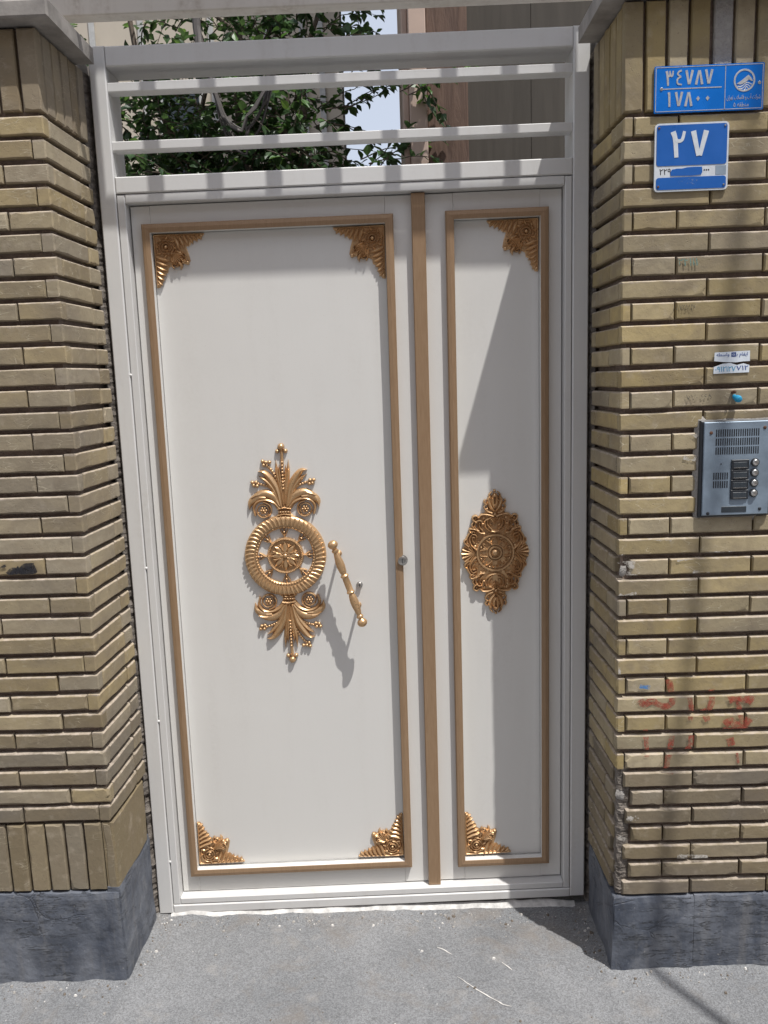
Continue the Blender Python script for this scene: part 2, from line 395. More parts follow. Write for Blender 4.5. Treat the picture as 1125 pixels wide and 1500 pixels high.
# ------------------------------------------------------------------ ground: one sheet, fine near the gate
def axis(lo, hi, a, b, st):
    n = int((b - a) / st); c = [a + i * (b - a) / n for i in range(n + 1)]
    g = st
    x = a; left = []
    while x > lo: g *= 1.6; x -= g; left.append(x)
    g = st; x = b; right = []
    while x < hi: g *= 1.6; x += g; right.append(x)
    return left[::-1] + c + right
xs = axis(-400, 400, -.7, 2.2, .014); ys = axis(-400, 400, -1.1, .12, .014)
gm = MB()
def gheight(x, y):
    z = GZ + .004 * (noise.fractal(Vector((x * 5, y * 5, 0)), 1, 2, 4)) + .0022 * noise.noise(Vector((x * 40, y * 40, 3)))
    # rough cement fillet against the walls and the gate line
    dl = max(-.27 - y, 0) if (x < -.018 or x > 1.314) else min(x + .018, 1.314 - x, max(0, -y + .01))
    if -.9 < y < .02:
        f = max(0, 1 - dl / .07) ** 2
        z += f * (.010 + .008 * noise.noise(Vector((x * 14, y * 14, 9))))
    return z
for y in ys:
    for x in xs: gm.v.append(Vector((x, y, gheight(x, y))))
nx = len(xs)
for j in range(len(ys) - 1):
    for i in range(nx - 1): gm.face(j * nx + i, j * nx + i + 1, (j + 1) * nx + i + 1, (j + 1) * nx + i)
g = gm.build('ground', 'ground', smooth=True); tag(g, 'worn grey asphalt pavement with pale specks in front of the gate', 'pavement', kind='structure')
# white paint spilled along the threshold
pm = MB(); n = 150; top = []; bot = []
for i in range(n + 1):
    x = .03 + 1.24 * i / n
    wv = .010 + .010 * noise.noise(Vector((x * 9, 2, 0))) + .004 * noise.noise(Vector((x * 26, 5, 0)))
    top.append((x, .012)); bot.append((x, -.004 - max(.002, wv) * (1 - .15 * x)))
for i in range(n + 1):
    for yy, dz in ((top[i][1], .008), ((top[i][1] + bot[i][1]) / 2, .006), (bot[i][1], -.002)):
        pm.v.append(Vector((top[i][0], yy, gheight(top[i][0], yy) + dz - .002)))
for i in range(n):
    for q in range(2): pm.face(3 * i + q, 3 * i + q + 1, 3 * i + q + 4, 3 * i + q + 3)
tag(pm.build('threshold_paint', 'paintdrip', smooth=True, root=(.65, -.02, GZ)), 'ragged strip of white paint on the ground along the gate bottom', 'paint strip')
# thin white scratches scored across the pavement
for pts in (((.889, -.280), (.93, -.325), (.965, -.358), (.996, -.380)), ((.839, -.166), (.86, -.178), (.88, -.195)), ((1.016, -.232), (1.03, -.25), (1.04, -.264)), ((.985, -.372), (1.0, -.386), (1.02, -.392))):
    m = MB(); P = catmull([(a, b, 0) for a, b in pts], 8)
    for i, p in enumerate(P):
        d = (P[min(i + 1, len(P) - 1)] - P[max(i - 1, 0)]).normalized(); w_ = .0011 * (.5 + math.sin(math.pi * (i + .5) / len(P)))
        for sg in (-1, 1): q = Vector((p.x - d.y * w_ * sg, p.y + d.x * w_ * sg)); m.v.append(Vector((q.x, q.y, gheight(q.x, q.y) + .0015)))
    for i in range(len(P) - 1): m.face(2 * i, 2 * i + 1, 2 * i + 3, 2 * i + 2)
    m.build('scratch', 'chip', g)
# small pale chips and grit on the pavement
cm = MB(); rr = random.Random(5)
for i in range(1100):
    x = rr.uniform(-.5, 1.9); y = rr.uniform(-.75, -.03)
    if i > 200:
        if i % 3 == 0: x = rr.uniform(.0, 1.3); y = -.02 - abs(rr.gauss(0, .035))
        elif i % 3 == 1: x, y = rr.choice([(-.018 + abs(rr.gauss(0, .03)), rr.uniform(-.28, 0)), (1.312 - abs(rr.gauss(0, .03)), rr.uniform(-.28, 0))])
        else: x = rr.choice([rr.uniform(-.6, 0), rr.uniform(1.3, 1.95)]); y = -.282 - abs(rr.gauss(0, .03))
    if (x < 0 or x > 1.3) and y > -.285: continue
    s_ = rr.choice([.0010, .0012, .0014, .0018, .0022, .0026, .0048]) * rr.uniform(.7, 1.2)
    z = gheight(x, y)
    a0 = rr.uniform(0, 6.28); pts = [(x + math.cos(a0 + k * 1.257) * s_ * rr.uniform(.6, 1.5), y + math.sin(a0 + k * 1.257) * s_ * rr.uniform(.6, 1.5), z - .001) for k in range(5)]
    k = cm.add(pts + [(p[0] * .6 + x * .4, p[1] * .6 + y * .4, z + s_ * .7) for p in pts]); cm.m = 0 if rr.random() < .16 else rr.choice([1, 2])
    for q in range(5): cm.face(k + q, k + (q + 1) % 5, k + 5 + (q + 1) % 5, k + 5 + q)
    cm.face(*[k + 5 + q for q in range(5)])
tag(cm.build('grit', ['chip', 'cement', 'soilgrit']), 'loose white and grey grit scattered on the pavement', 'grit', kind='stuff')

# ------------------------------------------------------------------ brick walls either side of the gate
YF = -.27
def brick_mesh(L, H, T, seed, wear=.5, mat='brick_r'):
    r = random.Random(seed); nx_, nz_ = (6, 2) if L > H else (2, 6)
    us = [-L / 2 + L * i / nx_ for i in range(nx_ + 1)]; ws = [-H / 2 + H * i / nz_ for i in range(nz_ + 1)]
    b = .0022 + .0014 * wear; m = MB(); k = m.add([]); idx = {}
    for j, z in enumerate(ws):
        for i, x in enumerate(us):
            eu = -1 if i == 0 else 1 if i == nx_ else 0; ez = -1 if j == 0 else 1 if j == nz_ else 0
            jx = r.gauss(0, .0008); jz = r.gauss(0, .0008 + .0005 * wear); y = r.gauss(0, .00012)
            cut = b * r.uniform(.7, 1.3)
            if eu and ez and r.random() < .22 * wear: cut *= r.uniform(1.6, 2.6); y += .0006
            elif (eu or ez) and r.random() < .10 * wear: cut *= 1.7; y += .0003
            idx[i, j] = len(m.v); m.v.append(Vector((x - eu * cut + (0 if eu else jx), y, z - ez * cut + (0 if ez else jz * .3))))
    for j in range(nz_):
        for i in range(nx_): m.face(idx[i, j], idx[i + 1, j], idx[i + 1, j + 1], idx[i, j + 1])
    loop = [(i, 0) for i in range(nx_)] + [(nx_, j) for j in range(nz_)] + [(i, nz_) for i in range(nx_, 0, -1)] + [(0, j) for j in range(nz_, 0, -1)]
    A = []; B = []
    for i, j in loop:
        x = us[i]; z = ws[j]; A.append(m.add([(x, b * 1.4, z)])); B.append(m.add([(x, T, z)]))
    n_ = len(loop)
    for q in range(n_):
        p = (q + 1) % n_
        m.face(idx[loop[q]], A[q], A[p], idx[loop[p]]); m.face(A[q], B[q], B[p], A[p])
    me = bpy.data.meshes.new('brick'); me.from_pydata([tuple(v) for v in m.v], [], m.f); me.materials.append(MAT[mat]); me.update()
    return me
BM = {}
def bmesh_for(L, H, T, wear, mat, r):
    key = (round(L, 3), round(H, 3), wear > .7, mat, r.randrange(7))
    if key not in BM: BM[key] = brick_mesh(L, H, T, hash(key[:2]) % 1000 + key[4] * 13 + len(BM), wear, mat)
    return BM[key]
def wall(sgn, xc, name, label, zb, nc, pitch, ztop, plinth_top, T, ulen, mat):
    r = random.Random(40 + sgn); root = empty(name, (xc + sgn * .4, YF, GZ), label, 'wall'); ro = root.location.copy()
    def X(u): return xc + sgn * u
    core = MB(); u0 = .0165
    a, b = sorted((X(u0), X(ulen)))
    core.box(a, b, YF + .0165, .30, GZ - .1, 2.392)
    core.build('mortar_core', 'mortar', root)
    beyond = MB(); a, b = sorted((X(ulen + .004), X(5.5))); beyond.box(a, b, YF + .003, .30, GZ - .1, 2.392)
    t = MAT.get('farbrick')
    if not t:
        n_ = NT('far_brick_courses'); p = n_.n('ShaderNodeSeparateXYZ'); n_.set(p.inputs[0], n_.pos()); c = n_.n('ShaderNodeCombineXYZ'); n_.set(c.inputs[0], p.outputs[0]); n_.set(c.inputs[1], p.outputs[2])
        bt = n_.n('ShaderNodeTexBrick'); n_.set(bt.inputs[0], c.outputs[0]); bt.inputs['Scale'].default_value = 1; bt.inputs['Brick Width'].default_value = .204; bt.inputs['Row Height'].default_value = .052; bt.inputs['Mortar Size'].default_value = .006
        bt.inputs['Color1'].default_value = (.36, .27, .14, 1); bt.inputs['Color2'].default_value = (.30, .23, .13, 1); bt.inputs['Mortar'].default_value = (.15, .12, .1, 1)
        MAT['farbrick'] = n_.done(bt.outputs[0], .85, normal=n_.bump(bt.outputs[1], -.8, .01))
    beyond.build('far_wall', 'farbrick', root)
    def place(me, x, y, z, rz, parent=root, nm='brick', jit=1.0):
        o = bpy.data.objects.new(nm, me); col.objects.link(o); o.parent = parent
        o.location = Vector((x, y, z)) - ro
        o.rotation_euler = (r.gauss(0, .004) * jit, r.gauss(0, .0035) * jit, rz + r.gauss(0, .004) * jit); return o
    SPL = (.011 if sgn < 0 else .007) / .27
    def XR(v): return xc - sgn * SPL * v       # the reveal splays towards the frame
    RZ = -sgn * math.pi / 2          # reveal bricks face the opening
    def matfor(z, u):
        if sgn > 0: return 'brick_w' if (z < .50 + .06 * r.random()) else mat
        return 'brick_w' if (z < .62 + .25 * r.random()) and r.random() < .8 else mat
    H = pitch - .0115; j = .0042
    for i in range(nc):
        zc = zb + i * pitch + H / 2; rev_corner = (i % 2 == (0 if sgn < 0 else 1))
        wear = 1.0 if zc < .8 else .45
        # front face
        u = T + j if rev_corner else 0.0
        if sgn < 0: first = .200 if rev_corner else .104
        else: first = .100 if rev_corner else .200
        k = 0
        while u < ulen - .02:
            L = first if k == 0 else .200
            L = min(L, ulen - u); uu = u; LL = L
            if sgn > 0 and k == 0 and .20 < zc < .56: c_ = .012 + .014 * r.random(); uu = u + (0 if rev_corner else .004) + c_; LL = L - (uu - u)
            if sgn > 0 and k == 0 and i == 17: uu = u + .006; LL = L - .006
            skip = sgn > 0 and X(uu) + .012 > 1.506 and X(uu) + LL - .012 < 1.676 and 1.21 < zc < 1.45
            if sgn > 0 and 1.225 < zc < 1.44 and not skip:
                xa, xb = X(uu), X(uu + LL)
                if xa < 1.512 < xb: LL = 1.504 - xa if 1.504 - xa > .03 else 0
                elif xa < 1.672 < xb: d_ = 1.680 - xa; uu += d_; LL -= d_
            if not skip and LL > .02:
                place(bmesh_for(LL, H, T, wear, matfor(zc, uu), r), X(uu + LL / 2), YF + r.gauss(0, .0010), zc + r.gauss(0, .0006), 0)
            u += L + j; k += 1
        # reveal face
        v = 0.0 if rev_corner else T + j
        end = .268
        lens = ([.200, .058] if rev_corner else [.155, .072]) if sgn < 0 else ([.098, .160] if rev_corner else [.200, .06])
        if sgn > 0 and i == 17:     # broken-off corner head
            v = .045; lens = [.054, .160]
        elif sgn > 0 and .20 < zc < .56:
            c_ = .012 + .02 * r.random(); v += c_; lens = [lens[0] - c_] + lens[1:]
        for L in lens:
            L = min(L, end - v)
            if L < .015: break
            y0 = YF + v
            place(bmesh_for(L, H, T, wear if v < .02 else .45, matfor(zc, 0), r), XR(v + L / 2) + sgn * abs(r.gauss(0, .0009)), y0 + L / 2, zc + r.gauss(0, .0006), RZ + sgn * SPL)
            v += L + j
    # soldier course under the coping
    zs = zb + nc * pitch; hs = ztop - zs - .004; zc = zs + hs / 2
    pw = .050; u = 0.0; k = 0
    while u < ulen - .02:
        wd = .0425
        if sgn > 0 and k == 4:
            fm = MB(); fm.bbox(X(u) + .002, X(u) + .044, YF + .004, YF + .03, zs + .002, ztop - .004, .003); fm.build('cement_filler', 'cement', root)
        else:
            place(bmesh_for(wd, hs, T, .3, 'brick_s' if sgn < 0 else 'brick_t', r), X(u + wd / 2), YF + r.gauss(0, .0012), zc, 0)
        u += pw; k += 1
    v = T + .003
    while v < .245:
        wd = .0425; wd = min(wd, .264 - v)
        if wd > .015: place(bmesh_for(wd, hs, T, .3, 'brick_s' if sgn < 0 else 'brick_t', r), XR(v + wd / 2) + sgn * abs(r.gauss(0, .001)), YF + v + wd / 2, zc, RZ + sgn * SPL)
        v += .048
    if sgn < 0:   # soldier course standing on the plinth
        hs = zb - plinth_top - .012; zc = plinth_top + .004 + hs / 2; u = .032; k = 0
        while u < ulen - .02:
            place(bmesh_for(.0455, hs, T, .8, 'brick_u', r), X(u + .023), YF + r.gauss(0, .0012), zc, 0); u += .0518; k += 1
        tm = brick_mesh(.236, hs, T, 77, .9, 'brick_u'); place(tm, XR(.12), YF + .002 + .118, zc, RZ + sgn * SPL, nm='tile')
        hm = brick_mesh(.026, hs, .02, 78, 1.0, 'brick_u'); place(hm, X(.0145), YF + .001, zc, 0)
    # slate plinth slabs, riven faces and ragged top edges
    def slab(x_of, L, zt, seed, nm='plinth_slab'):
        m = MB(); nu, nz = max(4, int(L / .018)), 15; z0 = GZ - .03
        for q in range(nz + 1):
            for p in range(nu + 1):
                f = p / nu; z = z0 + (zt - z0) * q / nz
                if q == nz: z += .004 * noise.noise(Vector((f * L * 30, seed, 0))) - .002
                d = -.006 + .0045 * noise.fractal(Vector((f * L * 8, z * 8, seed)), 1, 2, 4)
                if q == nz: d += .003
                if p in (0, nu): d += .002
                m.v.append(x_of(f * L, d, z))
        back = len(m.v)
        for q in range(nz + 1):
            for p in (0, nu): m.v.append(x_of(p / nu * L, .03, z0 + (zt - z0) * q / nz))
        W = nu + 1
        for q in range(nz):
            for p in range(nu): m.face(q * W + p, q * W + p + 1, (q + 1) * W + p + 1, (q + 1) * W + p)
            m.face(back + 2 * q, q * W, (q + 1) * W, back + 2 * q + 2); m.face(q * W + nu, back + 2 * q + 1, back + 2 * q + 3, (q + 1) * W + nu)
        tb = m.add([x_of(p / nu * L, .03, zt) for p in range(W)])
        for p in range(nu): m.face(nz * W + p, nz * W + p + 1, tb + p + 1, tb + p)
        o = m.build(nm, 'slate', root); return o
    if sgn > 0:
        slab(lambda s_, d, z: Vector((xc + .0 + s_, YF + d, z)), .213, plinth_top, 1.3); slab(lambda s_, d, z: Vector((xc + .2142 + s_, YF + d, z)), ulen - .2142, plinth_top + .002, 2.1)
        slab(lambda s_, d, z: Vector((xc + d, YF + .258 - s_, z)), .262, plinth_top, 3.7)
    else:
        slab(lambda s_, d, z: Vector((xc - .40 + s_, YF + d, z)), .40, plinth_top, 4.3); slab(lambda s_, d, z: Vector((xc - ulen + s_, YF + d, z)), ulen - .404, plinth_top + .003, 5.9)
        slab(lambda s_, d, z: Vector((xc - d, YF + .0 + s_, z)), .258, plinth_top + .012, 6.1)
    # coping slab
    cm_ = MB(); a, b = sorted((X(-.050), X(5.5)))
    cm_.bbox(a, b, -.312, -.03, 2.395, 2.432, .004)
    co = cm_.build('coping', 'coping', root)
    cb = MB(); a, b = sorted((X(.004), X(5.5))); cb.box(a, b, -.028, .34, 2.395, 2.43); cb.build('coping', 'coping', root)
    return root, place
WL, plL = wall(-1, -.018, 'brick_wall', 'grey-buff brick wall with slate plinth and a band of upright bricks above it', .445, 34, .05205, 2.394, .240, .030, .78, 'brick_l')
WR, plR = wall(1, 1.314, 'brick_wall', 'yellow-buff brick wall carrying the blue plates and the intercom', .188, 38, .05185, 2.394, .184, .021, .86, 'brick_r')
# crumbling mortar packed between the walls and the gate frame
for sgn, x0, x1, lab in ((-1, -.020, -.0025, 'crumbling mortar strip between gate frame and grey-buff wall'), (1, 1.3025, 1.320, 'crumbling mortar strip between gate frame and yellow-buff wall')):
    fm = MB(); N_ = 400
    for i in range(N_ + 1):
        z = GZ + (2.39 - GZ) * i / N_
        e = .012 * noise.noise(Vector((z * 24, sgn * 3, 1))) + .010 * noise.noise(Vector((z * 90, 2, sgn))) + .005 * noise.noise(Vector((z * 260, 7, sgn)))
        xm = (x0 + x1) / 2 + .005 * noise.noise(Vector((z * 60, 4, sgn)))
        inn, out = (x0, x1) if sgn < 0 else (x1, x0)
        fm.v += [Vector((inn, -.002 + e * .5, z)), Vector((xm, .006 + e * .8, z)), Vector((xm + (out - inn) * .25, .016 + e, z)), Vector((out, .050, z))]
    for i in range(N_):
        for q in range(3): fm.face(4 * i + q, 4 * i + q + 1, 4 * i + q + 5, 4 * i + q + 4)
    tag(fm.build('mortar_strip', 'joint', root=((x0 + x1) / 2, .01, GZ)), lab, 'mortar')

# ------------------------------------------------------------------ the gate
def gw(v):   # the gate hangs very slightly out of square
    x, y, z = v
    return Vector((x + (z - 1.2) * .0055 * (1 - .75 * x / 1.3), y, z - .026 * (1 - x / 1.3) * (1 - z / 2.45)))
FR = empty('barred_gateway', (.65, .02, GZ), 'white steel gate frame with open barred transom between the brick walls', 'gateway')
def gp(name, mats, parent, fn, smooth=None):
    m = MB(); fn(m); o = m.build(name, mats, parent, warp=gw)
    if smooth: smooth_angle(o, smooth)
    return o
def seg(lo, hi, n=10): return [lo + (hi - lo) * i / n for i in range(n + 1)]
for side, (a, b, c, d) in (('l', (0, .043, .0448, .066)), ('r', (1.257, 1.30, 1.236 + .001, 1.2552))):
    def jamb(m, a=a, b=b):
        z = seg(0, 2.45, 6); m.bbox(a, b, 0, .105, 0, 2.45, .003)
    gp('jamb', 'frame', FR, jamb)
    gp('jamb_stop', 'frame', FR, lambda m: m.bbox(c, d, .0035, .06, .0275, 2.087, .002))
gp('top_rail', 'frame', FR, lambda m: m.bbox(.044, 1.2565, .001, .104, 2.400, 2.449, .003))
gp('transom_rail', 'frame', FR, lambda m: m.bbox(.044, 1.2565, .001, .104, 2.090, 2.132, .003))
gp('transom_stop', 'frame', FR, lambda m: m.bbox(.067, 1.236, .0035, .06, 2.066, 2.0882, .002))
gp('sill_rail', 'frame', FR, lambda m: m.bbox(.044, 1.2565, .001, .056, -.002, .0262, .003))
gp('sill_stop', 'frame', FR, lambda m: m.bbox(.067, 1.236, .0035, .06, .028, .047, .002))
for z in (2.352, 2.209):
    gp('transom_bar', 'frame', FR, lambda m: m.bbox(.0425, 1.2575, .006, .044, z - .0115, z + .0115, .002))
for z0, z1 in ((.62, .70), (1.70, 1.78)):    # weld blobs / hinges
    pass
for x, z in ((.044, 1.62), (.044, 1.08), (.044, .62), (.044, .17)):
    gp('weld_bead', 'frame', FR, lambda m: m.lathe((x, .004, z), (0, -1, 0), [(.0045, 0), (.004, .002), (.0015, .0035)], 8), 60)

def moulding(leaf, yl, x0, x1, z0, z1, wd=.0225, pr=.019):
    # four mitred lengths: gold face, white-painted inner return
    X0, X1, Z0, Z1 = x0 + wd, x1 - wd, z0 + wd, z1 - wd
    for o4 in (((x0, z0), (x1, z0), (X1, Z0), (X0, Z0)), ((x1, z0), (x1, z1), (X1, Z1), (X1, Z0)), ((x1, z1), (x0, z1), (X0, Z1), (X1, Z1)), ((x0, z1), (x0, z0), (X0, Z0), (X0, Z1))):
        def f(m):
            c = [Vector((x, yl, z)) for x, z in o4]; b_ = .003
            ins = lambda a, b, t: a.lerp(b, t)
            tA = b_ / wd
            fr = [ins(c[0], c[3], tA * .9), ins(c[1], c[2], tA * .9), ins(c[2], c[1], tA * .4), ins(c[3], c[0], tA * .4)]
            ridge = [ins(c[0], c[3], .5), ins(c[1], c[2], .5)]
            k = m.add([p + Vector((0, -pr, 0)) for p in fr] + [c[0] + Vector((0, -pr + b_, 0)), c[1] + Vector((0, -pr + b_, 0)), c[0], c[1],
                       c[2] + Vector((0, -pr + .001, 0)), c[3] + Vector((0, -pr + .001, 0)), c[2] + Vector((0, .0085, 0)), c[3] + Vector((0, .0085, 0))] + [p + Vector((0, -pr - .0014, 0)) for p in ridge])
            m.m = 0
            m.face(k, k + 1, k + 13, k + 12); m.face(k + 12, k + 13, k + 2, k + 3)
            m.face(k + 4, k + 5, k + 1, k); m.face(k + 6, k + 7, k + 5, k + 4); m.face(k + 3, k + 2, k + 8, k + 9)
            m.m = 1; m.face(k + 9, k + 8, k + 10, k + 11)
        gp('moulding', ['moulding', 'white'], leaf, f)
    return X0, X1, Z0, Z1
def leaf_body(leaf, x0, x1, z0, z1, yl, mx0, mx1, mz0, mz1):
    def f(m):
        m.bbox(x0, mx0, yl, yl + .045, z0, z1, .002); m.bbox(mx1, x1, yl, yl + .045, z0, z1, .002)
        m.box(mx0, mx1, yl + .0005, yl + .045, z0, mz0); m.box(mx0, mx1, yl + .0005, yl + .045, mz1, z1)
    gp('leaf_frame', 'white', leaf, f)
    def g_(m):
        nu, nv = 10, 24; d = .008
        for j in range(nv + 1):
            for i in range(nu + 1):
                x = mx0 + .0005 + (mx1 - mx0 - .001) * i / nu; z = mz0 + .0005 + (mz1 - mz0 - .001) * j / nv
                m.v.append(Vector((x, yl + d + .0012 * noise.noise(Vector((x * 4, z * 3, x0))), z)))
        for j in range(nv):
            for i in range(nu): m.face(j * (nu + 1) + i, j * (nu + 1) + i + 1, (j + 1) * (nu + 1) + i + 1, (j + 1) * (nu + 1) + i)
        m.box(mx0, mx1, yl + .012, yl + .03, mz0, mz1)
    gp('panel', 'white', leaf, g_, 30)

# ---- ornaments, drawn in (u, v, height)
def relief(name, mb, cx, cz, y, parent, scale=1.0):
    m = MB(); m.merge(mb, lambda v: Vector((cx + v.x * scale, y - v.z * scale, cz + v.y * scale)))
    return smooth_angle(m.build(name, 'gold', parent, warp=gw), 50)
def taper(a, b, p=1.0): return lambda f: a + (b - a) * f ** p
def leafw(w_): return lambda f: w_ * (.35 + 1.3 * math.sin(min(1, f * 1.05) * math.pi) ** .8 * .5 + .2 * (1 - f)) * (1 - f ** 5 * .85)
def beads(m, pts, r, sp, h=None, base=.002):
    P = catmull(pts, 12); acc = 0; last = P[0]; m.bead(P[0].x, P[0].y, r, h, base, 6)
    for p in P[1:]:
        acc += (p - last).length; last = p
        if acc >= sp: m.bead(p.x, p.y, r, h, base, 6); acc = 0
def spiral(m, cx, cy, r0, r1, a0, turns, w_, h, n=22, base=0.0):
    pts = [(cx + math.cos(a0 + turns * math.tau * i / n) * (r0 + (r1 - r0) * i / n), cy + math.sin(a0 + turns * math.tau * i / n) * (r0 + (r1 - r0) * i / n), 0) for i in range(n + 1)]
    m.stroke(pts, taper(w_, w_ * .6), h, 2, base)
K = .000468
def palmette():
    m = MB(); c = lambda dx, y: (dx * K, (760 - y) * K, 0)
    st = lambda pts, w_, h, b=0.0: m.stroke([c(*p) for p in pts], w_, h, 5, b)
    for s in (-1, 1):
        st([(s * 18, 455), (s * 40, 350), (s * 75, 285), (s * 115, 240), (s * 150, 236)], leafw(.0105), .012)
        st([(s * 22, 450), (s * 60, 350), (s * 105, 292), (s * 148, 262)], leafw(.0078), .010)
        st([(s * 10, 440), (s * 20, 330), (s * 34, 240), (s * 38, 170)], leafw(.0062), .010)
        st([(s * 4, 440), (s * 12, 340), (s * 19, 250), (s * 20, 200)], leafw(.005), .011)
        st([(s * 26, 450), (s * 62, 395), (s * 110, 372), (s * 165, 378), (s * 205, 398)], leafw(.0118), .012)
        st([(s * 110, 395), (s * 165, 395), (s * 205, 425), (s * 214, 468)], leafw(.0105), .011)
        st([(s * 30, 465), (s * 60, 430), (s * 110, 410), (s * 160, 418), (s * 188, 455), (s * 180, 505)], taper(.0075, .004), .011)
        beads(m, [c(s * 34, 395), c(s * 72, 345), c(s * 110, 322), c(s * 160, 308)], .0046, .0070)
        st([(s * 34, 395), (s * 72, 345), (s * 110, 322), (s * 160, 308)], .003, .004)
        st([(s * 14, 452), (s * 45, 385), (s * 80, 352)], leafw(.006), .009)
        for q in ((165, 300), (180, 318), (160, 322), (188, 300)): m.bead(s * q[0] * K, (760 - q[1]) * K, .0058, .007, .003)
        # scroll with its little flower
        spiral(m, s * 128 * K, (760 - 475) * K, .024, .014, math.pi / 2, s * 1.35, .0032, .0095)
        for q in range(6): m.bead(s * 128 * K + math.cos(q * math.tau / 6) * .0075, (760 - 475) * K + math.sin(q * math.tau / 6) * .0075, .0045, .006, .002, 6)
        m.bead(s * 128 * K, (760 - 475) * K, .0045, .008, .003)
        beads(m, [c(s * 92, 460), c(s * 105, 500), c(s * 140, 510), c(s * 165, 480)], .0025, .005)
    # one-sided beaded strand
    beads(m, [c(-14, 350), c(-45, 270), c(-80, 215), c(-115, 190)], .0048, .0070)
    st([(-14, 350), (-45, 270), (-80, 215), (-115, 190)], .003, .004)
    for q in ((-118, 175), (-98, 182), (-112, 198), (-76, 182)): m.bead(q[0] * K, (760 - q[1]) * K, .0058, .007, .003)
    st([(0, 455), (0, 330), (0, 180)], taper(.006, .003), .009)
    beads(m, [c(0, 345), c(0, 265), c(0, 185)], .0044, .0078, .006, .006)
    beads(m, [c(-9, 355), c(-9, 300)], .0036, .007, .005, .005); beads(m, [c(9, 355), c(9, 300)], .0036, .007, .005, .005)
    st([(0, 205), (0, 160), (-1, 110)], .0048, .009)
    m.bead(-2 * K, (760 - 92) * K, .0105, .012, .001, 10); m.bead(-26 * K, (760 - 118) * K, .0065, .008, .001); m.bead(24 * K, (760 - 118) * K, .0065, .008, .001)
    # collar
    for y, hw, ww in ((465, 42, .0045), (505, 42, .004)): st([(-hw, y + 4), (0, y - 3), (hw, y + 4)], ww, .012)
    st([(-38, 488), (38, 488)], .007, .008)
    for q in (-24, -8, 8, 24): m.bead(q * K, (760 - 488) * K, .003, .004, .008, 6)
    st([(-50, 528), (50, 528)], .012, .008)
    return m
def wreath():
    m = MB(); N = 52
    m.ring(0, 0, [(.079, 0), (.080, .006), (.084, .009), (.088, .008), (.097, .0135), (.106, .0145), (.114, .010), (.118, .005), (.1185, 0)], 72)
    for i in range(N):
        a = math.tau * i / N; ca, sa = math.cos(a), math.sin(a)
        m.stroke([(ca * .090, sa * .090, 0), (math.cos(a + .03) * .104, math.sin(a + .03) * .104, 0), (math.cos(a + .07) * .1175, math.sin(a + .07) * .1175, 0)], leafw(.0046), .0045, 3, .0115)
    for i in range(64):
        a = math.tau * i / 64; m.bead(math.cos(a) * .0835, math.sin(a) * .0835, .0031, .004, .007, 6)
    return m
def rosette():
    m = MB(); m.ring(0, 0, [(.0, .004), (.044, .005), (.047, .0105), (.0505, .0105), (.053, .006), (.0535, 0)], 48)
    for i in range(60):
        a = math.tau * i / 60; m.bead(math.cos(a) * .0488, math.sin(a) * .0488, .0021, .003, .0095, 6)
    for i in range(8):
        a = math.tau * i / 8; d = Vector((math.cos(a), math.sin(a), 0)); n_ = Vector((-d.y, d.x, 0))
        m.stroke([d * .008, d * .024, d * .043], leafw(.0095), .008, 5, .004)
        for s in (-1, 1): m.stroke([d * .012 + n_ * s * .002, d * .026 + n_ * s * .0105, d * .040 + n_ * s * .006], leafw(.003), .0075, 5, .005)
        # spoke to the wreath with a small trefoil
        m.stroke([d * .052, d * .066, d * .081], taper(.0035, .0025), .008, 4)
        for s in (-1, 1): m.stroke([d * .058, d * .068 + n_ * s * .007, d * .076 + n_ * s * .0105], taper(.003, .0018), .008, 4)
        m.bead(d.x * .069, d.y * .069, .0042, .006, .004, 6)
        e = Vector((math.cos(a + math.pi / 8), math.sin(a + math.pi / 8), 0)); m.stroke([e * .02, e * .032, e * .041], leafw(.004), .006, 4, .004)
    m.bead(0, 0, .0085, .010, .006, 14); m.ring(0, 0, [(.0085, .008), (.0105, .012), (.0135, .006)], 24)
    return m
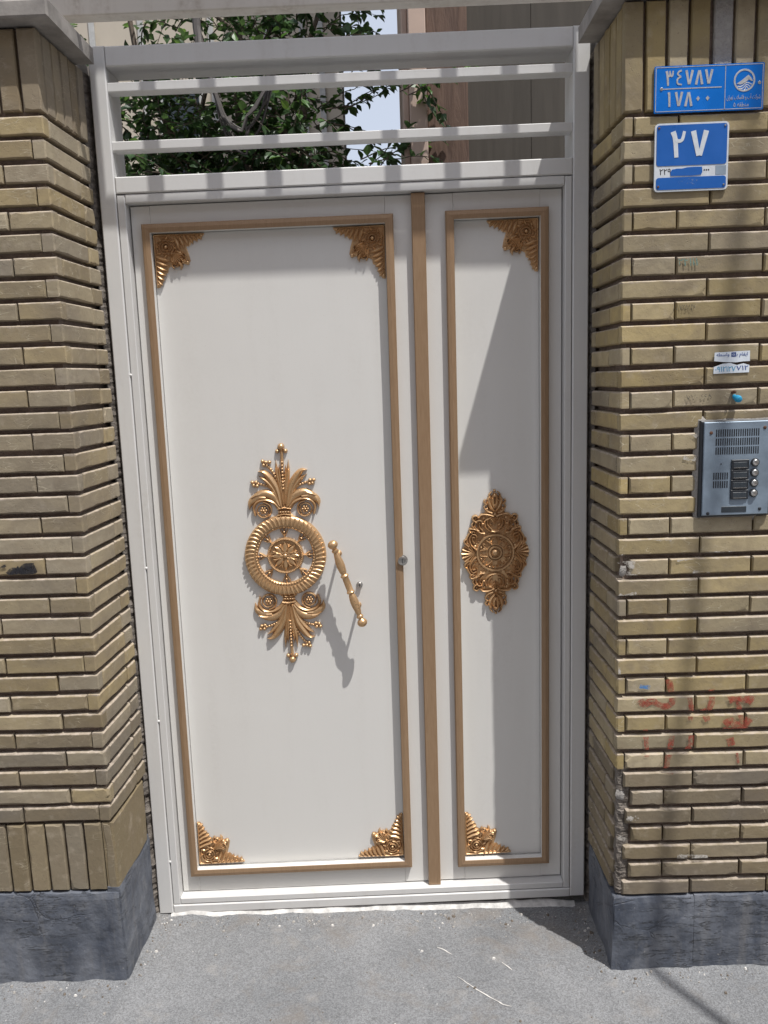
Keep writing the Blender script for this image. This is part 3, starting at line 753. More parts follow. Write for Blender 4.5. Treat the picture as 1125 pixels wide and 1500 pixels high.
def diamond():
    m = MB(); k = .000289; c = lambda x, y: ((x - 455) * k, (780 - y) * k, 0)
    half = [(455, 150), (510, 210), (530, 290), (560, 330), (560, 380), (650, 400), (665, 440), (640, 500), (700, 530), (700, 570), (735, 620), (745, 690), (790, 720), (800, 780)]
    pts = [(c(*p)[0], c(*p)[1]) for p in half]
    full = [(x, y) for x, y in pts] + [(x, -y) for x, y in pts[::-1][1:]]
    full = full + [(-x, y) for x, y in full[::-1][1:-1]]
    full = [(x * .93, y * .95) for x, y in full]
    kk = m.add([(x, y, .0018) for x, y in full] + [(x * 1.02, y * 1.02, 0) for x, y in full] + [(0, 0, .0018)]); n_ = len(full)
    for i in range(n_):
        j = (i + 1) % n_
        m.face(kk + 2 * n_, kk + j, kk + i); m.face(kk + i, kk + j, kk + n_ + j, kk + n_ + i)
    m.ring(0, 0, [(.048, .003), (.0505, .0095), (.054, .0095), (.0565, .003)], 48)
    m.ring(0, 0, [(.0135, .003), (.0155, .009), (.0185, .009), (.0205, .003)], 32); m.ring(0, 0, [(.022, .003), (.0235, .007), (.0255, .007), (.027, .003)], 32)
    m.bead(0, 0, .0115, .013, .002, 14)
    for i in range(8):
        a = math.tau * (i + .5) / 8; d = Vector((math.cos(a), math.sin(a), 0)); n2 = Vector((-d.y, d.x, 0))
        for s in (-1, 1):
            m.stroke([d * .026, d * .035 + n2 * s * .004, d * .043 + n2 * s * .0105, d * .036 + n2 * s * .0125], taper(.0028, .0016), .008, 5, .002)
        m.bead(d.x * .044, d.y * .044, .0036, .006, .003, 6); m.stroke([d * .028, d * .041], leafw(.003), .006, 3, .003)
    for sx in (-1, 1):
        # side shells
        for q in range(-3, 4):
            a = q * .36; m.stroke([(sx * .060, 0, 0), (sx * (.060 + .02 * math.cos(a)), .02 * math.sin(a), 0), (sx * (.060 + .037 * math.cos(a)), .036 * math.sin(a), 0)], taper(.0022, .0058), .0085, 4, .002)
        for sy in (-1, 1):
            S = lambda pts_, w_, h, b=.002: m.stroke([(sx * p[0], sy * p[1], 0) for p in pts_], w_, h, 5, b)
            B = lambda x, y, r: m.bead(sx * x, sy * y, r, r * 1.1, .003, 8)
            B(.058, .020, .0055); B(.070, .026, .003)
            S([(.054, .010), (.066, .022), (.074, .040), (.066, .056), (.054, .052), (.054, .040)], taper(.0045, .0025), .010)
            S([(.080, .028), (.082, .042), (.074, .058), (.066, .066), (.058, .062)], taper(.0045, .003), .010)
            S([(.046, .066), (.062, .072), (.072, .072), (.071, .062), (.064, .062)], taper(.005, .003), .011)
            S([(.030, .058), (.046, .062), (.058, .078), (.052, .094), (.040, .094), (.038, .082)], taper(.0048, .0026), .011)
            S([(.0, .062), (.016, .066), (.028, .078), (.028, .094), (.014, .100), (.006, .090)], taper(.0045, .0026), .010)
            S([(.052, .090), (.061, .096), (.063, .106), (.054, .110), (.048, .104)], taper(.0045, .0028), .011)
            S([(.004, .106), (.020, .112), (.038, .112), (.046, .104)], taper(.005, .003), .010)
            S([(.008, .116), (.022, .122), (.030, .134), (.024, .142)], taper(.0045, .0025), .010)
            S([(.024, .140), (.030, .150), (.026, .156)], taper(.0045, .0025), .010)
            S([(.002, .122), (.014, .138), (.018, .156), (.010, .168)], leafw(.006), .010)
            S([(.002, .130), (.006, .150), (.004, .176)], leafw(.0055), .011)
            S([(.014, .158), (.016, .168), (.008, .178)], taper(.004, .002), .009)
            S([(.010, .068), (.022, .084), (.020, .098), (.010, .104)], taper(.003, .002), .012)
            S([(.036, .066), (.044, .076), (.046, .086), (.042, .090)], taper(.003, .002), .012)
            S([(.060, .030), (.066, .040), (.064, .048), (.058, .046)], taper(.003, .002), .012)
            S([(.076, .020), (.086, .030), (.088, .038), (.082, .044)], taper(.0042, .0026), .012)
            S([(.062, .074), (.066, .084), (.062, .092)], taper(.004, .0024), .012)
            for q in range(7): B(.059 * math.cos(.30 + q * .165), .059 * math.sin(.30 + q * .165), .0024)
            for q in range(5): B(.012 + .006 * q, .1085 + .0012 * q, .0024)
            for x, y, r in ((.018, .072, .0045), (.032, .102, .005), (.012, .082, .004), (.042, .058, .0045), (.020, .118, .0045), (.0, .058, .004), (.010, .152, .004), (.055, .101, .004), (.048, .074, .004), (.034, .084, .0045), (.066, .048, .004), (.022, .128, .0045)): B(x, y, r)
    for sy in (-1, 1):
        m.bead(0, sy * .166, .006, .009, .003, 8); m.bead(0, sy * .180, .0045, .006, .001, 8); m.bead(0, sy * .112, .005, .008, .003, 8); m.bead(0, sy * .138, .005, .009, .003, 8)
        for q in range(-2, 3): m.stroke([(0, sy * .086, 0), (q * .004, sy * .096, 0), (q * .0075, sy * .104, 0)], taper(.0015, .0032), .008, 3, .003)
    return m
def corner_piece():
    m = MB(); c = .1
    out = [(0, 0), (.136, 0), (.137, .008), (.118, .018), (.104, .020), (.100, .030), (.088, .034), (.094, .052), (.098, .072), (.086, .080), (.072, .076), (.056, .078), (.036, .088), (.034, .100), (.022, .106), (.020, .122), (.009, .139), (0, .137)]
    kk = m.add([(x * .96, y * .96, .0025) for x, y in out] + [(x, y, 0) for x, y in out]); n_ = len(out)
    m.face(*[kk + i for i in range(n_)])
    for i in range(n_): m.face(kk + i, kk + n_ + i, kk + n_ + (i + 1) % n_, kk + (i + 1) % n_)
    m.stroke([(.003, .002, 0), (.07, .003, 0), (.134, .004, 0)], taper(.0042, .0028), .008); m.stroke([(.002, .003, 0), (.003, .07, 0), (.004, .136, 0)], taper(.0042, .0028), .008)
    # flower in the corner
    for r_, h in ((.026, .008), (.018, .010), (.010, .012)): spiral(m, .034, .034, r_, r_ * .82, r_ * 90, .93, .0030, h, 16, .002)
    m.bead(.034, .034, .006, .012, .003, 8)
    for q in range(8):
        a = q * math.tau / 8; m.stroke([(.034 + math.cos(a) * .02, .034 + math.sin(a) * .02, 0), (.034 + math.cos(a + .25) * .032, .034 + math.sin(a + .25) * .032, 0)], leafw(.0045), .008, 3, .002)
    for fl in (0, 1):
        F = (lambda x, y: (x, y, 0)) if not fl else (lambda x, y: (y, x, 0))
        for i in range(6):      # feathered leaf along each leg
            x = .062 + i * .0125; L = .040 - i * .0055
            m.stroke([F(x - .004, .006), F(x + .004, .006 + L * .5), F(x + .004 + .006 - i * .0005, .006 + L)], leafw(.0062 - i * .0004), .011 - i * .0006, 4, .001)
        m.bead(*F(.131, .006)[:2], .0055, .007, .001); m.bead(*F(.137, .003)[:2], .003, .004, .001)
        m.stroke([F(.060, .045), F(.074, .052), (.085 if not fl else .066, .066 if not fl else .085, 0)], leafw(.0065), .011)
        m.stroke([F(.050, .058), F(.066, .060), F(.082, .072), F(.094, .070)], leafw(.006), .012)
        spiral(m, *F(.080, .058)[:2], .011, .005, 1.0 + fl, 1.0, .003, .010, 12, .002)
    for q in range(7):
        a = .15 + q * .215; m.stroke([(.052, .052, 0), (.052 + .016 * math.cos(a), .052 + .016 * math.sin(a), 0), (.052 + .034 * math.cos(a), .052 + .034 * math.sin(a), 0)], leafw(.0042), .012, 4, .002)
    m.bead(.090, .076, .006, .010, .002); m.bead(.078, .074, .005, .008, .002); m.bead(.060, .060, .006, .011, .002)
    return m
PAL, CORN = palmette(), corner_piece()
def corner_at(leaf, x, z, sx, sz, y):
    m = MB(); m.merge(CORN, lambda v: Vector((x + sx * v.x, y - v.z, z + sz * v.y)))
    smooth_angle(m.build('corner_ornament', 'gold', leaf, warp=gw), 50)

# ---- wide leaf
LM = empty('gate_leaf', (.45, .05, .05), 'wide cream-white gate leaf with the large gold ring ornament and baluster handle', 'gate leaf')
yl = .034
X0, X1, Z0, Z1 = (.1225, .7575, .1305, 1.9915)
leaf_body(LM, .069, .834, .050, 2.063, yl, X0, X1, Z0, Z1)
moulding(LM, yl, .100, .780, .108, 2.014)
yp = yl + .008
for x, z, sx, sz in ((X0 + .002, Z1 - .002, 1, -1), (X1 - .002, Z1 - .002, -1, -1), (X0 + .002, Z0 + .006, 1, 1), (X1 - .002, Z0 + .006, -1, 1)): corner_at(LM, x, z, sx, sz, yp)
gp('astragal', ['moulding', 'white'], LM, lambda m: m.bbox(.829, .866, yl - .019, yl + .002, .047, 2.064, .002))
OC = (.440, 1.092)
orn = relief('ring_ornament', wreath(), OC[0], OC[1], yp, LM)
ro_ = rosette(); relief('rosette', ro_, OC[0], OC[1], yp, orn)
relief('palmette', PAL, OC[0] + .004, OC[1], yp, orn)
m2 = MB(); m2.merge(PAL, lambda v: Vector((-v.x, -v.y, v.z))); relief('palmette', m2, OC[0] + .004, OC[1], yp, orn)
# baluster pull handle on two stand-offs
A = Vector((.5827, yp - .056, 1.128)); B = Vector((.6575, yp - .056, .899)); ax_ = (B - A); Lh = ax_.length; ad = ax_.normalized()
ball = [(.001, -.013), (.006, -.0115), (.0105, -.007), (.0128, 0), (.0105, .007), (.0065, .011)]
pr_ = ball + [(.0055, .014), (.0082, .016), (.0082, .021), (.0058, .024), (.0075, .034), (.0098, .052), (.0104, .066), (.0085, .084), (.0062, .090), (.0095, .093), (.0104, .096)]
pr_ = [(r_ * 1.18, h) for r_, h in pr_]
body = pr_ + [(.0092, .100), (.0095, Lh / 2), (.0092, Lh - .100)] + [(r_, Lh - h) for r_, h in pr_[::-1]]
hd = gp('handle', 'gold', LM, lambda m: m.lathe(A, ad, body, 18), 45)
for t in (.16, .84):
    p = A + ad * Lh * t
    gp('stand_off', 'gold', hd, lambda m: m.lathe((p.x, yp + .001, p.z), (0, -1, 0), [(.009, 0), (.009, .003), (.0045, .006), (.004, .03), (.004, .052)], 12), 45)
for x, z, r_, y0 in ((.651, .996, .0075, yp), (.7775, 1.068, .0125, yl - .016)):
    lk = gp('lock_cylinder', 'chrome', LM, lambda m: m.lathe((x, y0 + .002, z), (0, -1, 0), [(r_ * 1.25, 0), (r_ * 1.25, .004), (r_, .005), (r_, .012), (r_ * .7, .013), (r_ * .65, .011)], 20), 35)
    gp('keyhole', 'dark', lk, lambda m: m.box(x - .0008, x + .0008, y0 - .0105, y0 - .0092, z - r_ * .5, z + r_ * .5))
# ---- narrow leaf
LN = empty('gate_leaf', (1.06, .05, .05), 'narrow cream-white gate leaf with a single gold diamond ornament', 'gate leaf')
yl2 = .027
X0, X1, Z0, Z1 = (.9425, 1.1745, .1235, 1.9925)
leaf_body(LN, .8345, 1.235, .050, 2.063, yl2 + .008, X0, X1, Z0, Z1)
moulding(LN, yl2 + .008, .920, 1.197, .101, 2.015)
yp2 = yl2 + .016
corner_at(LN, X1 - .002, Z1 - .002, -1, -1, yp2); corner_at(LN, X0 + .002, Z0 + .006, 1, 1, yp2)
relief('diamond_ornament', diamond(), 1.046, 1.074, yp2, LN)

# ------------------------------------------------------------------ lintel bar and iron guard railing above the opening
LB = MB(); LB.bbox(-.30, 1.60, -.026, .016, 2.512, 2.60, .003); lint = LB.build('lintel_beam', 'lintel', root=(.65, -.005, 2.43))
for x in (-.16, 1.46):
    b_ = MB(); b_.box(x - .03, x + .03, -.024, .014, 2.428, 2.514); b_.build('bracket', 'lintel', lint)
tag(lint, 'cream painted beam crossing above the barred gate transom', 'beam')
RA = empty('guard_railing', (.65, -.285, 2.43), 'dark iron bar railing standing on the wall copings above the gate', 'railing')
for x in (-.06, 1.50):
    m = MB(); m.box(x - .014, x + .014, -.299, -.271, 2.43, 3.37); m.build('post', 'iron', RA)
for z, hh in ((2.925, .014), (3.318, .019)):
    m = MB(); m.box(-.045, 1.485, -.294, -.276, z - hh, z + hh); m.build('rail', 'iron', RA)
for k in range(9):
    x = .104 + .157 * k
    m = MB(); m.box(x - .0125, x + .0125, -.2955, -.2745, 2.9385, 3.2995); m.build('bar', 'iron', RA)
# unseen post added for a cable, throws the slanting stripe on the right wall
PO = empty('cable_shadow_post', (2.245, -1.57, GZ), 'unseen slim leaning post added to cast a cable shadow on the wall', 'post')
m = MB(); m.lathe((2.245, -1.57, GZ), (.088, 0, 1), [(.0145, 0), (.0145, 6.6)], 14); m.build('pole', 'steel', PO)
m = MB(); m.box(2.185, 2.305, -1.63, -1.51, GZ - .004, GZ + .012); m.build('base_plate', 'steel', PO)

# ------------------------------------------------------------------ lettering
def text_mesh(body, size, depth, res=3):
    c = bpy.data.curves.new('text', 'FONT'); c.body = body; c.size = size; c.extrude = depth; c.resolution_u = res; c.align_x = 'LEFT'
    o = bpy.data.objects.new('text', c); col.objects.link(o)
    dg = bpy.context.evaluated_depsgraph_get(); me = bpy.data.meshes.new_from_object(o.evaluated_get(dg))
    bpy.data.objects.remove(o); bpy.data.curves.remove(c); return me
def lettering(name, body, mat, parent, cx, cz, y, height=None, width=None, rot=0.0, bold=0.0, depth=.0004, skew=0.0):
    me = text_mesh(body, .1, .01); vs = [v.co.copy() for v in me.vertices]
    lo = Vector((min(v.x for v in vs), min(v.y for v in vs))); hi = Vector((max(v.x for v in vs), max(v.y for v in vs)))
    sx = sy = None
    if height: sy = height / (hi.y - lo.y)
    if width: sx = width / (hi.x - lo.x)
    sx = sx or sy; sy = sy or sx
    mid = (lo + hi) / 2; pw = parent_world(parent)
    for v in me.vertices:
        a = (v.co.x - mid.x) * sx; b = (v.co.y - mid.y) * sy
        a += skew * b
        x = cx + a * math.cos(rot) - b * math.sin(rot); z = cz + a * math.sin(rot) + b * math.cos(rot)
        v.co = Vector((x, y - (depth if v.co.z > 0 else -.0006), z)) - pw
    me.materials.clear(); me.materials.append(MAT[mat]); me.name = name
    o = bpy.data.objects.new(name, me); col.objects.link(o); o.parent = parent; return o
GLY = {'1': [[(-.06, .5), (.0, .15), (.03, -.5)]], '7': [[(-.34, .5), (-.05, -.46)], [(.34, .5), (.03, -.46)]], '8': [[(-.34, -.5), (-.03, .46)], [(.34, -.5), (.05, .46)]],
       '0': [[(-.17, .0), (.17, .0)]], '3': [[(-.36, .5), (-.26, .2), (-.18, -.5)], [(-.32, .36), (-.18, .14), (-.02, .20), (.02, .5)], [(.02, .36), (.14, .14), (.30, .20), (.36, .5)]],
       '2': [[(-.32, .5), (-.20, .2), (-.12, -.5)], [(-.26, .30), (-.08, .14), (.16, .18), (.28, .5)]], '4': [[(.22, .5), (-.10, .42), (-.20, .24), (.16, .08)], [(.16, .09), (-.22, -.08), (-.20, -.38), (.26, -.46)]]}
def digits(name, body, mat, parent, x0, x1, cz, h, y, th):
    # eastern digits built from flat tapered pen strokes
    n_ = len(body); cw = (x1 - x0) / n_; m = MB(); kk = 0
    for i, ch in enumerate(body):
        cx = x0 + cw * (i + .5)
        if ch == '0':
            d_ = th * .95; m.poly([(cx - d_, cz), (cx, cz - d_ * 1.25), (cx + d_, cz), (cx, cz + d_ * 1.25)], y - .0006, y + .0004); continue
        for pts in GLY[ch]:
            hook = len(pts) > 3
            P = catmull([(cx + a * cw * .92, cz + b * h, 0) for a, b in pts], 6) if len(pts) > 2 else [Vector((cx + a * cw * .92, cz + b * h, 0)) for a, b in pts]
            t_ = th * (1.6 if ch == '0' else .72 if hook else 1.0); L_ = []; R_ = []
            for j, p in enumerate(P):
                d = (P[min(j + 1, len(P) - 1)] - P[max(j - 1, 0)]).normalized(); w_ = t_ * (.62 - .14 * j / (len(P) - 1)); q = Vector((-d.y, d.x, 0)) * w_
                L_.append((p.x + q.x, p.y + q.y)); R_.append((p.x - q.x, p.y - q.y))
            m.poly(R_ + L_[::-1], y - .0006 - .00006 * (kk % 5), y + .0004); kk += 1
    return m.build(name, mat, parent)
def rrect(x0, x1, z0, z1, r, n=5):
    out = []
    for cx, cz, a in ((x1 - r, z1 - r, 0), (x0 + r, z1 - r, 90), (x0 + r, z0 + r, 180), (x1 - r, z0 + r, 270)):
        out += [(cx + r * math.cos(math.radians(a + 90 * i / n)), cz + r * math.sin(math.radians(a + 90 * i / n))) for i in range(n + 1)]
    return out
def screw(parent, x, z, y, r_=.0035, mat='chrome'):
    m = MB(); m.lathe((x, y + .001, z), (0, -1, 0), [(r_, 0), (r_, .0015), (r_ * .6, .0028)], 10); return smooth_angle(m.build('screw', mat, parent), 40)
# water company plate
SG = empty('meter_plate', (1.503, YF - .006, 2.15), 'wide blue metal plate with ٣٤٧٨٧ over ١٧٨٠٠ and a round emblem', 'sign')
ys = YF - .0065
m = MB(); m.poly(rrect(1.381, 1.627, 2.1505, 2.2495, .002, 2), ys, ys + .0045); m.build('plate', 'blue_foil', SG)
def line(parent, x0, z0, x1, z1, w_, y, mat, nm='rule_line', dp=.0005):
    d = Vector((x1 - x0, z1 - z0)).normalized(); n_ = Vector((-d.y, d.x)) * w_ / 2; m = MB()
    m.poly([(x0 - n_.x, z0 - n_.y), (x1 - n_.x, z1 - n_.y), (x1 + n_.x, z1 + n_.y), (x0 + n_.x, z0 + n_.y)], y - dp, y + .0003); return m.build(nm, mat, parent)
for a in ((1.384, 2.1535, 1.624, 2.1535), (1.384, 2.2465, 1.624, 2.2465), (1.384, 2.1535, 1.384, 2.2465), (1.624, 2.1535, 1.624, 2.2465), (1.540, 2.153, 1.540, 2.247)): line(SG, *a, .0014, ys, 'silver')
line(SG, 1.398, 2.201, 1.532, 2.201, .0022, ys, 'silver')
digits('upper_number', '34787', 'silver', SG, 1.404, 1.514, 2.2235, .031, ys, .0045)
digits('lower_number', '17800', 'silver', SG, 1.404, 1.512, 2.1785, .031, ys, .0045)
em = MB(); em.merge(MB().ring(0, 0, [(.0200, .0), (.0206, .001), (.0238, .001), (.0244, 0)], 40), lambda v: Vector((1.583 + v.x, ys - v.z + .0002, 2.213 + v.y)))
emb = em.build('emblem_ring', 'silver', SG)
m = MB(); m.poly([(1.5655, 2.206), (1.577, 2.2135), (1.585, 2.2195), (1.591, 2.224), (1.596, 2.2205), (1.602, 2.211), (1.5985, 2.211), (1.593, 2.2145), (1.585, 2.2085), (1.575, 2.204)], ys - .0008, ys + .0002); m.build('emblem_mountain', 'silver', emb)
for k in range(3):
    m = MB(); m.stroke([(1.568 + k * .004, 2.2005 - k * .0042, 0), (1.577 + k * .003, 2.2005 - k * .0042, 0), (1.588, 2.208 - k * .0042, 0), (1.600 - k * .004, 2.2035 - k * .0042, 0)], .0011, .0008)
    m2 = MB(); m2.merge(m, lambda v: Vector((v.x, ys - v.z, v.y))); m2.build('emblem_wave', 'silver', emb)
lettering('company_name', '\ufee5\ufe8d\ufeae\ufeec\ufe97 \ufe8f\ufefc\ufebf\ufe8e\ufed3 \ufeed \ufe8f\ufe81 \ufe96\ufb90\ufeae\ufeb7', 'silver', SG, 1.582, 2.1775, ys, .0135, .076)
lettering('district', '۵ \ufeea\ufed8\ufec4\ufee8\ufee3', 'silver', SG, 1.577, 2.1625, ys, .0095, .034)
for x, z in ((1.397, 2.2015), (1.617, 2.207)): screw(SG, x, z, ys, .0038)
# house number plate
HN = empty('house_number_plate', (1.468, YF - .006, 1.98), 'blue enamel house number plate reading ۲۷ with a pale strip below', 'sign')
ys = YF - .007
m = MB(); m.poly(rrect(1.384, 1.552, 1.980, 2.128, .009), ys, ys + .005); m.build('plate', 'signwhite', HN)
m = MB(); m.poly(rrect(1.388, 1.548, 2.036, 2.124, .006), ys - .0008, ys + .0005); m.build('upper_field', 'blue', HN)
m = MB(); m.poly(rrect(1.388, 1.548, 1.984, 2.0105, .006), ys - .0008, ys + .0005); m.build('lower_field', 'blue', HN)
m = MB(); m.poly([(1.5235, 2.013), (1.5475, 2.013), (1.5475, 2.033), (1.5235, 2.033)], ys - .0004, ys + .0005); m.build('grey_field', 'steel', HN)
digits('number', '27', 'signwhite', HN, 1.415, 1.509, 2.0815, .056, ys - .0008, .0095)
lettering('postcode', '۲۲۹', 'ink', HN, 1.409, 2.0235, ys, .013, .026)
lettering('postcode_end', '•••', 'ink', HN, 1.503, 2.0245, ys, .0035, .013)
m = MB(); m.poly([(1.421, 2.014), (1.447, 2.0135), (1.470, 2.013), (1.491, 2.0145), (1.4935, 2.021), (1.4925, 2.0315), (1.478, 2.032), (1.459, 2.0315), (1.446, 2.029), (1.436, 2.0295), (1.424, 2.0275), (1.4205, 2.021)], ys - .0010, ys + .0003); m.build('overpaint', 'blue', HN)
m = MB(); m.poly([(1.43, 1.994), (1.455, 1.997), (1.475, 1.993), (1.484, 2.003), (1.462, 2.008), (1.445, 2.003)], ys - .0011, ys - .0004); m.build('scuff', 'faintscuff', HN)
for x, z in ((1.393, 2.118), (1.543, 2.119), (1.393, 1.991), (1.543, 1.991)): screw(HN, x, z, ys - .0008, .0026, 'chrome' if x > 1.5 else 'rust')
# torn paper sticker
ST = empty('paper_sticker', (1.578, YF - .003, 1.561), 'torn pale blue paper sticker with blue handwriting', 'sticker')
ys = YF - .0035
m = MB(); m.poly([(1.536, 1.591), (1.560, 1.588), (1.588, 1.5865), (1.604, 1.588), (1.6205, 1.5885), (1.620, 1.613), (1.5365, 1.611)], ys, ys + .0012); m.build('upper_half', 'paper', ST)
m = MB(); m.poly([(1.535, 1.561), (1.6195, 1.562), (1.6200, 1.579), (1.606, 1.5835), (1.590, 1.580), (1.574, 1.5855), (1.556, 1.584), (1.5355, 1.577)], ys, ys + .0012); m.build('lower_half', 'paper', ST)
lettering('writing', '\ufeea\ufec4\ufeb3\ufe8d\ufeed \ufefd\ufe91 \ufee1\ufe8e\ufed4\ufbfe\ufe8d', 'navy', ST, 1.578, 1.604, ys, .0125, .074)
lettering('phone_number', '۰۹۱۲۱۲۷', 'cyan', ST, 1.563, 1.5715, ys, .0125, .048)
lettering('phone_number_end', '۷۱۲', 'navy', ST, 1.603, 1.573, ys, .011, .028)
# bolt with blue tape
BT = empty('wall_bolt', (1.588, YF, 1.503), 'short wall bolt wrapped in shiny blue tape above the intercom', 'bolt')
m = MB(); m.lathe((1.588, YF + .005, 1.506), (.25, -1, -.35), [(.006, 0), (.0055, .012), (.0078, .013), (.0088, .019), (.007, .025), (.003, .027)], 12); smooth_angle(m.build('taped_head', 'cyan', BT), 40)
m = MB(); m.lathe((1.583, YF + .004, 1.515), (0, -1, .1), [(.0035, 0), (.0035, .02), (.001, .022)], 8); m.build('stud', 'rust', BT)

# ------------------------------------------------------------------ intercom
IC = empty('intercom', (1.592, YF, 1.217), 'silver door intercom panel with slotted grille and four round buttons', 'intercom')
m = MB(); m.bbox(1.5055, 1.6775, YF - .012, YF + .02, 1.214, 1.4505, .003); m.build('back_box', 'dark', IC)
yi = YF - .0165
m = MB(); m.bbox(1.5125, 1.6725, yi, YF - .011, 1.219, 1.4465, .0015); m.build('face_plate', 'steel', IC)
def icx(px): return 1.5125 + (px - 160) / 825 * .160
def icz(py): return 1.4465 - (py - 185) / 1130 * .2275
def slots(nm, x0, x1, z0, z1, nx_, rows, lw):
    m = MB(); dz = (z1 - z0) / rows
    for j in range(rows):
        for i in range(nx_):
            x = x0 + (x1 - x0) * (i + .5) / nx_; m.box(x - lw, x + lw, yi - .0004, yi + .001, z0 + dz * j + dz * .09, z0 + dz * (j + 1) - dz * .09)
    m.build(nm, 'dark', IC)
slots('speaker_grille', icx(298), icx(845), icz(585), icz(265), 20, 3, .0014)
slots('microphone_grille', icx(280), icx(475), icz(990), icz(785), 7, 2, .0014)
for k in range(4):
    zc = icz(700 + k * 122)
    m = MB(); m.bbox(icx(505), icx(722), yi - .004, yi + .001, zc - .0115, zc + .0115, .001); o = m.build('name_window', 'dark', IC)
    m = MB(); m.bbox(icx(530), icx(697), yi - .0045, yi - .003, zc - .0075, zc + .0055, .0005); m.build('pane', 'darkwin', o)
    m = MB(); m.box(icx(530), icx(697), yi - .0055, yi - .003, zc - .0088, zc - .0072); m.build('ledge', 'chrome', o)
    bx_, bz = icx(797 - k * 2), icz(682 + k * 124)
    m = MB(); m.lathe((bx_, yi + .001, bz), (0, -1, 0), [(.0102, 0), (.0102, .0045), (.0085, .0055), (.0085, .004)], 20); b_ = smooth_angle(m.build('button_collar', 'dark', IC), 35)
    m = MB(); m.lathe((bx_, yi, bz), (0, -1, 0), [(.0075, 0), (.0075, .006), (.006, .0075), (.0045, .0072), (.003, .0064)], 20); smooth_angle(m.build('button', 'chrome', b_), 35)
m = MB(); m.bbox(icx(400), icx(712), yi - .001, yi + .001, icz(1283), icz(1212), .0005); m.build('name_strip', 'darkwin', IC)
m = MB(); m.lathe((icx(378), yi + .001, icz(690)), (0, -1, 0), [(.0016, 0), (.0016, .0018)], 8); m.build('indicator_light', 'dark', IC)
for px, py, mt in ((245, 312, 'rust'), (905, 268, 'rust'), (232, 1290, 'dark'), (880, 1250, 'dark')): screw(IC, icx(px), icz(py), yi, .0042, mt)
# cement worked round the intercom box
m = MB(); N_ = 60; out = []; inn = []
for i in range(N_):
    a = math.tau * i / N_; ex = max(abs(math.cos(a)) / .0885, abs(math.sin(a)) / .121); rr_ = 1 / ex
    jit = 1 + .05 * noise.noise(Vector((math.cos(a) * 4, math.sin(a) * 4, 2)))
    inn.append((1.5915 + math.cos(a) * rr_ * .95, 1.332 + math.sin(a) * rr_ * .95)); out.append((1.5915 + math.cos(a) * (rr_ + .010) * jit, 1.332 + math.sin(a) * (rr_ + .010) * jit))
k = m.add([(x, YF - .003, z) for x, z in inn] + [(x, YF + .006, z) for x, z in out])
for i in range(N_): m.face(k + i, k + N_ + i, k + N_ + (i + 1) % N_, k + (i + 1) % N_)
tag(m.build('cement_collar', 'cement', root=(1.59, YF, 1.21)), 'rough cement collar packed round the intercom box', 'cement')

# ------------------------------------------------------------------ paint marks on the bricks (skip the recessed joints)
def rows_of(zb, pitch, H, nc): return [(zb + i * pitch + .002, zb + i * pitch + H - .002) for i in range(nc)]
RROWS = rows_of(.188, .05185, .05185 - .0115, 38); LROWS = rows_of(.445, .05205, .05205 - .0115, 34)
def marks(name, strokes, rows, mat, label, cat, y=YF - .0028):
    # strokes: [(pts, halfwidth)] in wall x,z; each stroke is a part, cut at the recessed joints
    root = empty(name, (strokes[0][0][0][0], YF, strokes[0][0][0][1]), label, cat)
    for si, (pts, hw) in enumerate(strokes):
        P = catmull([(a, b, 0) for a, b in pts], 14)
        for lo, hi in rows:
            m = MB()
            for i in range(len(P) - 1):
                a, b = P[i], P[i + 1]; d = (b - a)
                if d.length < 1e-6: continue
                d.normalize(); n_ = Vector((-d.y, d.x, 0)); w0 = hw * (1 + .35 * noise.noise(Vector((a.x * 90, a.y * 90, si))))
                q = [a - n_ * w0 - d * .0006, b - n_ * w0 + d * .0006, b + n_ * w0 + d * .0006, a + n_ * w0 - d * .0006]
                if max(p.y for p in q) < lo or min(p.y for p in q) > hi:
                    if m.f: m.build('stroke', mat, root); m = MB()
                    continue
                k = m.add([(p.x, y - .00002 * (len(m.f) % 17) - .0004 * (si % 3), min(max(p.y, lo), hi)) for p in q]); m.face(k, k + 1, k + 2, k + 3)
            if m.f: m.build('stroke', mat, root)
    return root
marks('red_graffiti', [
    ([(1.372, .742), (1.385, .728), (1.402, .738), (1.420, .728), (1.440, .722), (1.456, .735), (1.452, .765), (1.446, .795)], .0085),
    ([(1.394, .752), (1.410, .745)], .008), ([(1.500, .745), (1.505, .712), (1.503, .680)], .006),
    ([(1.555, .765), (1.557, .735), (1.548, .705), (1.535, .700)], .008), ([(1.535, .712), (1.548, .680)], .008),
    ([(1.600, .735), (1.618, .742), (1.645, .738), (1.662, .730)], .012), ([(1.622, .742), (1.628, .708), (1.636, .676)], .007),
    ([(1.592, .668), (1.606, .678), (1.622, .666), (1.645, .668), (1.655, .682)], .010), ([(1.588, .655), (1.620, .652), (1.652, .655)], .006),
    ([(1.389, .660), (1.392, .620), (1.394, .585)], .006), ([(1.459, .650), (1.452, .600), (1.444, .548)], .007),
    ([(1.507, .650), (1.506, .618), (1.496, .598)], .007), ([(1.606, .630), (1.612, .610)], .009), ([(1.626, .590), (1.630, .560)], .003), ([(1.438, .546), (1.462, .540)], .006)],
    RROWS, 'redspray', 'faded red spray-painted scrawl on the lower yellow-buff bricks', 'graffiti')
marks('blue_paint_smear', [([(1.372, .778), (1.386, .776), (1.398, .774)], .005)], RROWS, 'bluerub', 'small light blue paint smear beside the red scrawl', 'paint mark')
DX, DZ = .050, -.014
